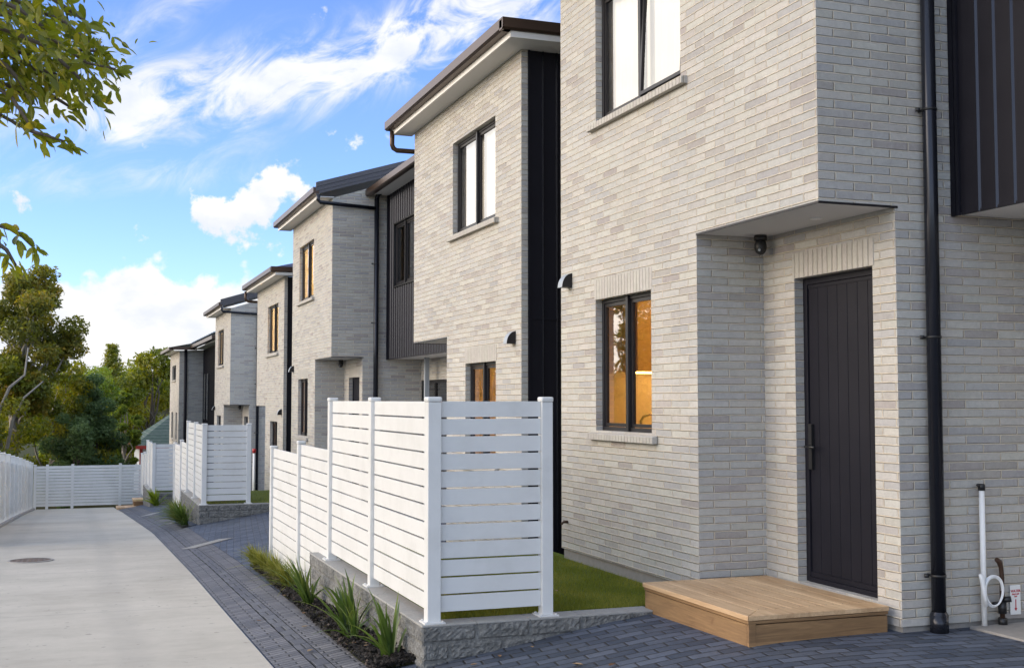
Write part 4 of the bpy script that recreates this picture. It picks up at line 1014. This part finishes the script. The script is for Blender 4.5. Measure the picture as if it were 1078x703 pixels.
pz = lambda x, y: zp(x, y)+.02
PL = [(2.16, 8.45, 26, .52, .017, 'leaf_flax', 'upright sword-leaved flax nearest the camera, by the wall corner', 1),
      (2.13, 9.65, 36, .54, .017, 'leaf_flax', 'flax with arching dark blades, second from the wall corner', 2),
      (2.10, 9.35, 14, .38, .014, 'leaf_flax', 'small flax tuft between the two big clumps nearest the camera', 3),
      (2.12, 11.4, 40, .56, .014, 'leaf_flax', 'flax clump leaning over the pavers, middle of the planting bed', 4)]
for x, y, n, ln, wd, m, lb, sd in PL: blade_plant(x, y, pz(x, y), n, ln, wd, m, lb, 'flax', 'flax_plant', sd, .75, .5, 'plants in the near bed', .10 if sd < 4 else .35)
for i, (x, y) in enumerate(((2.2, 12.9), (2.22, 13.8), (2.2, 14.6), (2.18, 15.2))):
    blade_plant(x, y, pz(x, y), 230, .36, .0045, 'leaf_sedge', ['yellow-green grass tuft next to the flax in the near bed', 'yellow-green grass tuft, second after the flax', 'yellow-green grass tuft before the last one in the near bed', 'yellow-green grass tuft at the far tip of the near bed'][i], 'ornamental grass', 'ornamental_grass', 20+i, .7, .8, 'plants in the near bed')
for i, (x, y) in enumerate(((2.05, 24.3), (2.1, 25.2), (2.1, 26.2))):
    blade_plant(x, y, pz(x, y), 150, .62, .012, 'leaf_flax' if i != 1 else 'leaf_sedge', ['green strappy plant at the near corner of the second block wall', 'pale green strappy plant in the middle of the second bed', 'green strappy plant at the far end of the second bed'][i], 'flax', 'flax_plant', 30+i, .9, .8, 'plants by the second fence')
blade_plant(2.42, 38.9, pz(2.42, 38.9), 60, .7, .03, 'leaf_fresh', 'small leafy shrub beside the timber steps', 'shrub', 'shrub', 40, .9, .5)
# mulch patch of the second bed
b = MB(); b.face([(1.95, 23.7, zp(1.95, 23.7)+.012), (2.25, 23.9, zp(2.25, 23.9)+.012), (2.25, 27.2, zp(2.25, 27.2)+.012), (2.0, 27.0, zp(2., 27)+.012)]); structure(b.build('planting_bed', 'black'))

# ------------------------------------------------------------------ wooden step at the front door
def wooden_step():
    t = empty('wooden_step', (4.6, 7.35, -1.54), 'broad pale timber step in front of the dark front door', 'step')
    x0, x1, y0, y1, zt_, th = 4.03, XD-.055, 6.63, 8.10, -1.362, .032
    xm = XF
    b = MB(); n = 7; fw = .14
    # picture-frame border mitred at the corner, boards between
    def board(poly): b.prism(poly, lambda p, q: (p, q, zt_-th), lambda p, q: (p, q, zt_))
    board([(x0-.02, y0-.02), (x0+fw, y0+fw), (x0+fw, y1), (x0-.02, y1)]); board([(x0-.017, y0-.02), (x1, y0-.02), (x1, y0+fw), (x0+fw+.003, y0+fw)])
    xs = fr(x0+fw+.004, x1, n)
    for a, c in zip(xs, xs[1:]): board([(a, y0+fw+.004), (c-.004, y0+fw+.004), (c-.004, y1), (a, y1)])
    b.build('tread', 'timber_top_lit', t, bevel=.004)
    sw = MB(); sw.tube([(0, 0, -.001), (0, 0, .0012)], .0042, 8); first = None
    for a, c in zip(xs, xs[1:]):
        for q in (.03, .085):
            for yy in (y0+fw+.03, (y0+y1)/2+.1, y1-.05):
                if first is None: first = o = sw.build('screw', 'cast_iron', t)
                else:
                    o = first.copy(); COL.objects.link(o)
                o.location = (a+q, yy, zt_)
    f = MB(); f.box(x0+.0, x1, y0, y0+.03, -1.62, zt_-th-.030); f.box(x0-.012, x1, y0-.008, y0+.03, zt_-th-.024, zt_-th-.003); f.build('front_riser', 'timber_side_shade', t, bevel=.003)
    s = MB(); s.box(x0, x0+.03, y0+.031, y1, -1.62, zt_-th-.030); s.box(x0-.008, x0+.03, y0+.031, y1, zt_-th-.024, zt_-th-.003); s.build('side_riser', 'timber_side_along_shade', t, bevel=.003)
    c = MB(); c.box(x0-.006, x0+.045, y0-.006, y0+.0, -1.62, zt_-th-.003); c.build('corner_trim', 'timber_side_shade', t, bevel=.002)
wooden_step()

# ------------------------------------------------------------------ services on the right-hand wall
def pipe_and_tap():
    yw = 6.55
    t = empty('utility_pipe', (5.770, yw-.05, -1.53), 'thin white upright pipe with black cap against the brick wall', 'pipe')
    b = MB(); b.tube([(5.770, yw-.05, -1.55), (5.770, yw-.05, -.60)], .019, 14); b.build('pipe', 'white_plastic', t)
    c = MB(); c.tube([(5.770, yw-.05, -.61), (5.770, yw-.05, -.575), (5.770, yw-.05, -.565)], [.024, .024, .018], 14); c.tube([(5.750, yw-.05, -.585), (5.735, yw-.05, -.57)], .01, 8); c.build('cap', 'black', t)
    h = empty('hose', (5.850, yw-.06, -1.29), 'coil of thin white hose hanging beside the white pipe', 'hose')
    b = MB(); pts = []
    for i in range(90):
        a = i/36*2*math.pi; r = .092+.006*math.sin(i*.09); pts.append((5.825+r*math.cos(a)*.80, yw-.075-.018*(i/90)-.003*math.sin(i*.35), -1.285+r*math.sin(a)*1.08))
    b.tube(pts, .0062, 8); b.build('coil', 'hose_white', h)
    n = MB(); n.tube([(5.752, yw-.09, -1.38), (5.738, yw-.09, -1.28), (5.722, yw-.09, -1.20), (5.705, yw-.09, -1.165)], [.012, .018, .016, .010], 10); n.build('nozzle', 'hose_white', h)
    p = empty('garden_tap', (5.955, yw-.07, -1.53), 'brown metal standpipe tap behind the hose coil', 'tap')
    b = MB(); b.tube([(5.915, yw-.06, -1.56), (5.915, yw-.06, -1.18), (5.910, yw-.06, -1.13), (5.890, yw-.065, -1.09), (5.865, yw-.07, -1.075)], [.017, .016, .016, .019, .015], 12); b.build('riser', 'tap_brown', p)
    b = MB(); b.tube([(5.915, yw-.06, -1.44), (5.915, yw-.06, -1.36)], .028, 12); b.tube([(5.830, yw-.07, -1.375), (5.915, yw-.06, -1.375)], .016, 10); b.tube([(5.915, yw-.06, -1.35), (5.955, yw-.10, -1.34)], .02, 10)
    b.tube([(5.915, yw-.06, -1.52), (5.915, yw-.06, -1.47)], .032, 6); b.build('valve', 'black', p)
    s = empty('sign', (6.070, yw-.012, -1.36), 'small white plate with red lettering and a red arrow, low on the wall', 'sign')
    b = MB(); b.box(6.025, 6.115, yw-.016, yw-.010, -1.465, -1.265); b.build('plate', 'sign_white', s, bevel=.003)
    def word(txt, size, z):
        c = bpy.data.curves.new('lettering', 'FONT'); c.body = txt; c.size = size; c.align_x = 'CENTER'; c.extrude = .0006; c.offset = .0006
        o = bpy.data.objects.new('lettering', c); COL.objects.link(o); dg = bpy.context.evaluated_depsgraph_get(); me = bpy.data.meshes.new_from_object(o.evaluated_get(dg)); bpy.data.objects.remove(o)
        me.transform(Matrix.Translation((6.070, yw-.0175, z)) @ Matrix.Rotation(R(90), 4, 'X')); me.materials.clear(); me.materials.append(M['sign_red'])
        q = bpy.data.objects.new('lettering', me); COL.objects.link(q); q.parent = s; q.matrix_parent_inverse = Matrix.Translation(-s.location)
    word('WATER', .024, -1.312); word('SHUT OFF', .0135, -1.330); word('TAP', .0135, -1.346)
    a = MB(); a.face([(6.066, yw-.0175, -1.36), (6.074, yw-.0175, -1.36), (6.074, yw-.0175, -1.42), (6.066, yw-.0175, -1.42)]); a.face([(6.058, yw-.0175, -1.42), (6.082, yw-.0175, -1.42), (6.070, yw-.0175, -1.44)]); a.build('arrow', 'sign_red', s)
    # a short tail of pipe in the brick under the lamp window
    g = empty('pipe_stub', (XF, 10.79, -1.2), 'short bent brass outlet sticking out low on the facade beside the fence', 'tap')
    b = MB(); b.tube([(XF+.02, 10.79, -1.185), (XF-.05, 10.79, -1.19), (XF-.07, 10.79, -1.21)], .012, 8); b.tube([(XF-.03, 10.76, -1.18), (XF-.03, 10.82, -1.18)], .009, 8); b.build('outlet', 'tap_brown', g)
pipe_and_tap()
b = MB(); b.box(5.66, 9, 1.0, 6.52, -1.56, zp(5.66, 6)+.012); structure(b.build('patio', 'plinth', bevel=.006))
# far court: white pipe with red cap beside the second fence
t = empty('utility_pipe', (4.40, 31.6, -3.), 'white upright pipe with red cap on the far brick wall beyond the fence', 'pipe')
b = MB(); b.tube([(4.40, 31.6, -3.05), (4.40, 31.6, -1.38)], .035, 10); b.build('pipe', 'white_plastic', t); b = MB(); b.tube([(4.40, 31.6, -1.38), (4.40, 31.6, -1.27)], .045, 10); b.build('cap', 'red_plastic', t)

# ------------------------------------------------------------------ things on the drive and the pavers
def manhole():
    t = empty('manhole_cover', (-.58, 18.8, zd(18.8)), 'round rusty manhole cover in the pale concrete drive', 'manhole')
    s = (zd(19.3)-zd(18.3)); b = MB(); r = .315; n = 40
    ring = lambda r_, dz: [(-.58+r_*math.cos(2*math.pi*i/n), 18.8+1.25*r_*math.sin(2*math.pi*i/n), zd(18.8)+s*1.25*r_*math.sin(2*math.pi*i/n)+dz) for i in range(n)]
    a, c = ring(r, .010), ring(r-.035, .012)
    for i in range(n): b.face([a[i], a[(i+1) % n], c[(i+1) % n], c[i]])
    o = ring(r, -.05)
    for i in range(n): b.face([o[i], o[(i+1) % n], a[(i+1) % n], a[i]])
    b.build('rim', 'plinth', t); d = MB(); d.face(ring(r-.036, .008))
    for i in range(-3, 4):
        for j in range(-3, 4):
            if i*i+j*j < 10: x, y = -.58+i*.075, 18.8+j*.094; z = zd(18.8)+s*(y-18.8); d.box(x-.02, x+.02, y-.025, y+.025, z+.008, z+.014)
    d.build('lid', 'cast_iron', t)
manhole()
for i, (x, y, a, ln) in enumerate(((2.0, 19.5, R(35), .78), (2.15, 26.6, R(60), 1.0), (1.98, 33.5, R(65), .9))):
    t = empty('drain_grate', (x, y, zp(x, y)), ['pale channel drain nearest the camera in the paved court', 'pale channel drain beside the second planting bed', 'pale channel drain farthest down the paved strip'][i], 'drain', 'channel drains in the pavers')
    b = MB(); c, s = math.cos(a), math.sin(a); wv = .17
    P2 = lambda u, v, dz: (x+u*c-v*s, y+u*s+v*c, zp(x+u*c-v*s, y+u*s+v*c)+dz)
    m_ = 14
    for k_ in range(m_):
        u0, u1 = -ln/2+ln*k_/m_+.008, -ln/2+ln*(k_+1)/m_-.008
        b.face([P2(u0, -wv+.02, .008), P2(u1, -wv+.02, .008), P2(u1, wv-.02, .008), P2(u0, wv-.02, .008)])
    b.face([P2(-ln/2, -wv+.015, .005), P2(ln/2, -wv+.015, .005), P2(ln/2, wv-.015, .005), P2(-ln/2, wv-.015, .005)]); b.build('slot_bars', 'grate', t)
    b = MB()
    for v0, v1 in ((-wv, -wv+.02), (wv-.02, wv)): b.face([P2(-ln/2, v0, .010), P2(ln/2, v0, .010), P2(ln/2, v1, .010), P2(-ln/2, v1, .010)])
    b.build('rim', 'plinth', t)
# timber garden steps at the far end
for i, (x0, x1, y, z0, z1) in enumerate(((1.42, 2.02, 43.6, -4.0, -3.72), (1.98, 2.62, 44.1, -4.0, -3.50))):
    b = MB(); b.box(x0, x1, y, y+.9, z0, z1-.07); o = empty('garden_step', (x0, y, z0), ['lower pale timber step at the far end of the paved strip', 'upper pale timber step at the far end of the paved strip'][i], 'step', 'timber garden steps')
    b.build('riser', 'timber_side_shade', o); b = MB(); b.box(x0-.03, x1+.03, y-.03, y+.9, z1-.07, z1); b.build('tread', 'timber_top_lit', o, bevel=.008)
# fallen leaves
rl = random.Random(9)
SPOT = [(2.05, 9.1), (1.75, 9.35), (2.1, 8.9), (1.62, 11.2), (1.9, 10.4), (2.55, 7.7), (2.75, 7.75), (2.35, 7.6), (3.0, 7.78), (2.62, 7.2), (3.2, 6.9), (3.05, 7.1), (2.02, 12.2), (1.98, 10.9), (2.12, 9.0), (3.6, 8.8)]
for i, (x, y) in enumerate(SPOT):
    z = (zp(x, y) if not (y > 8.2 and x > 2.5) else FZ[0]+.03)+.012+(.03 if 1.96 < x < 2.2 and y > 8.2 else 0); a = rl.uniform(0, 6.28); L_ = rl.uniform(.022, .045); V, F, T = [], [], []
    for m_, q in ((-1, 0.), (-.4, .38), (.3, .42), (1, 0.)):
        for sd in (-1, 0, 1):
            u, v = m_*L_, sd*q*L_; V.append((x+u*math.cos(a)-v*math.sin(a), y+u*math.sin(a)+v*math.cos(a), z+abs(sd)*q*L_*.5+.004*m_*m_)); T.append(.1+.8*((i*37) % 10)/10)
    for k_ in range(3):
        for j in range(2): F.append((k_*3+j, k_*3+j+1, k_*3+j+4, k_*3+j+3))
    tag(soup('fallen_leaf', 'dry_leaf', np.array(V), np.array(F), np.array(T)), 'dry curled brown leaf fallen on the pavers or bed near the block wall corner', 'leaf', 'fallen dry leaves')
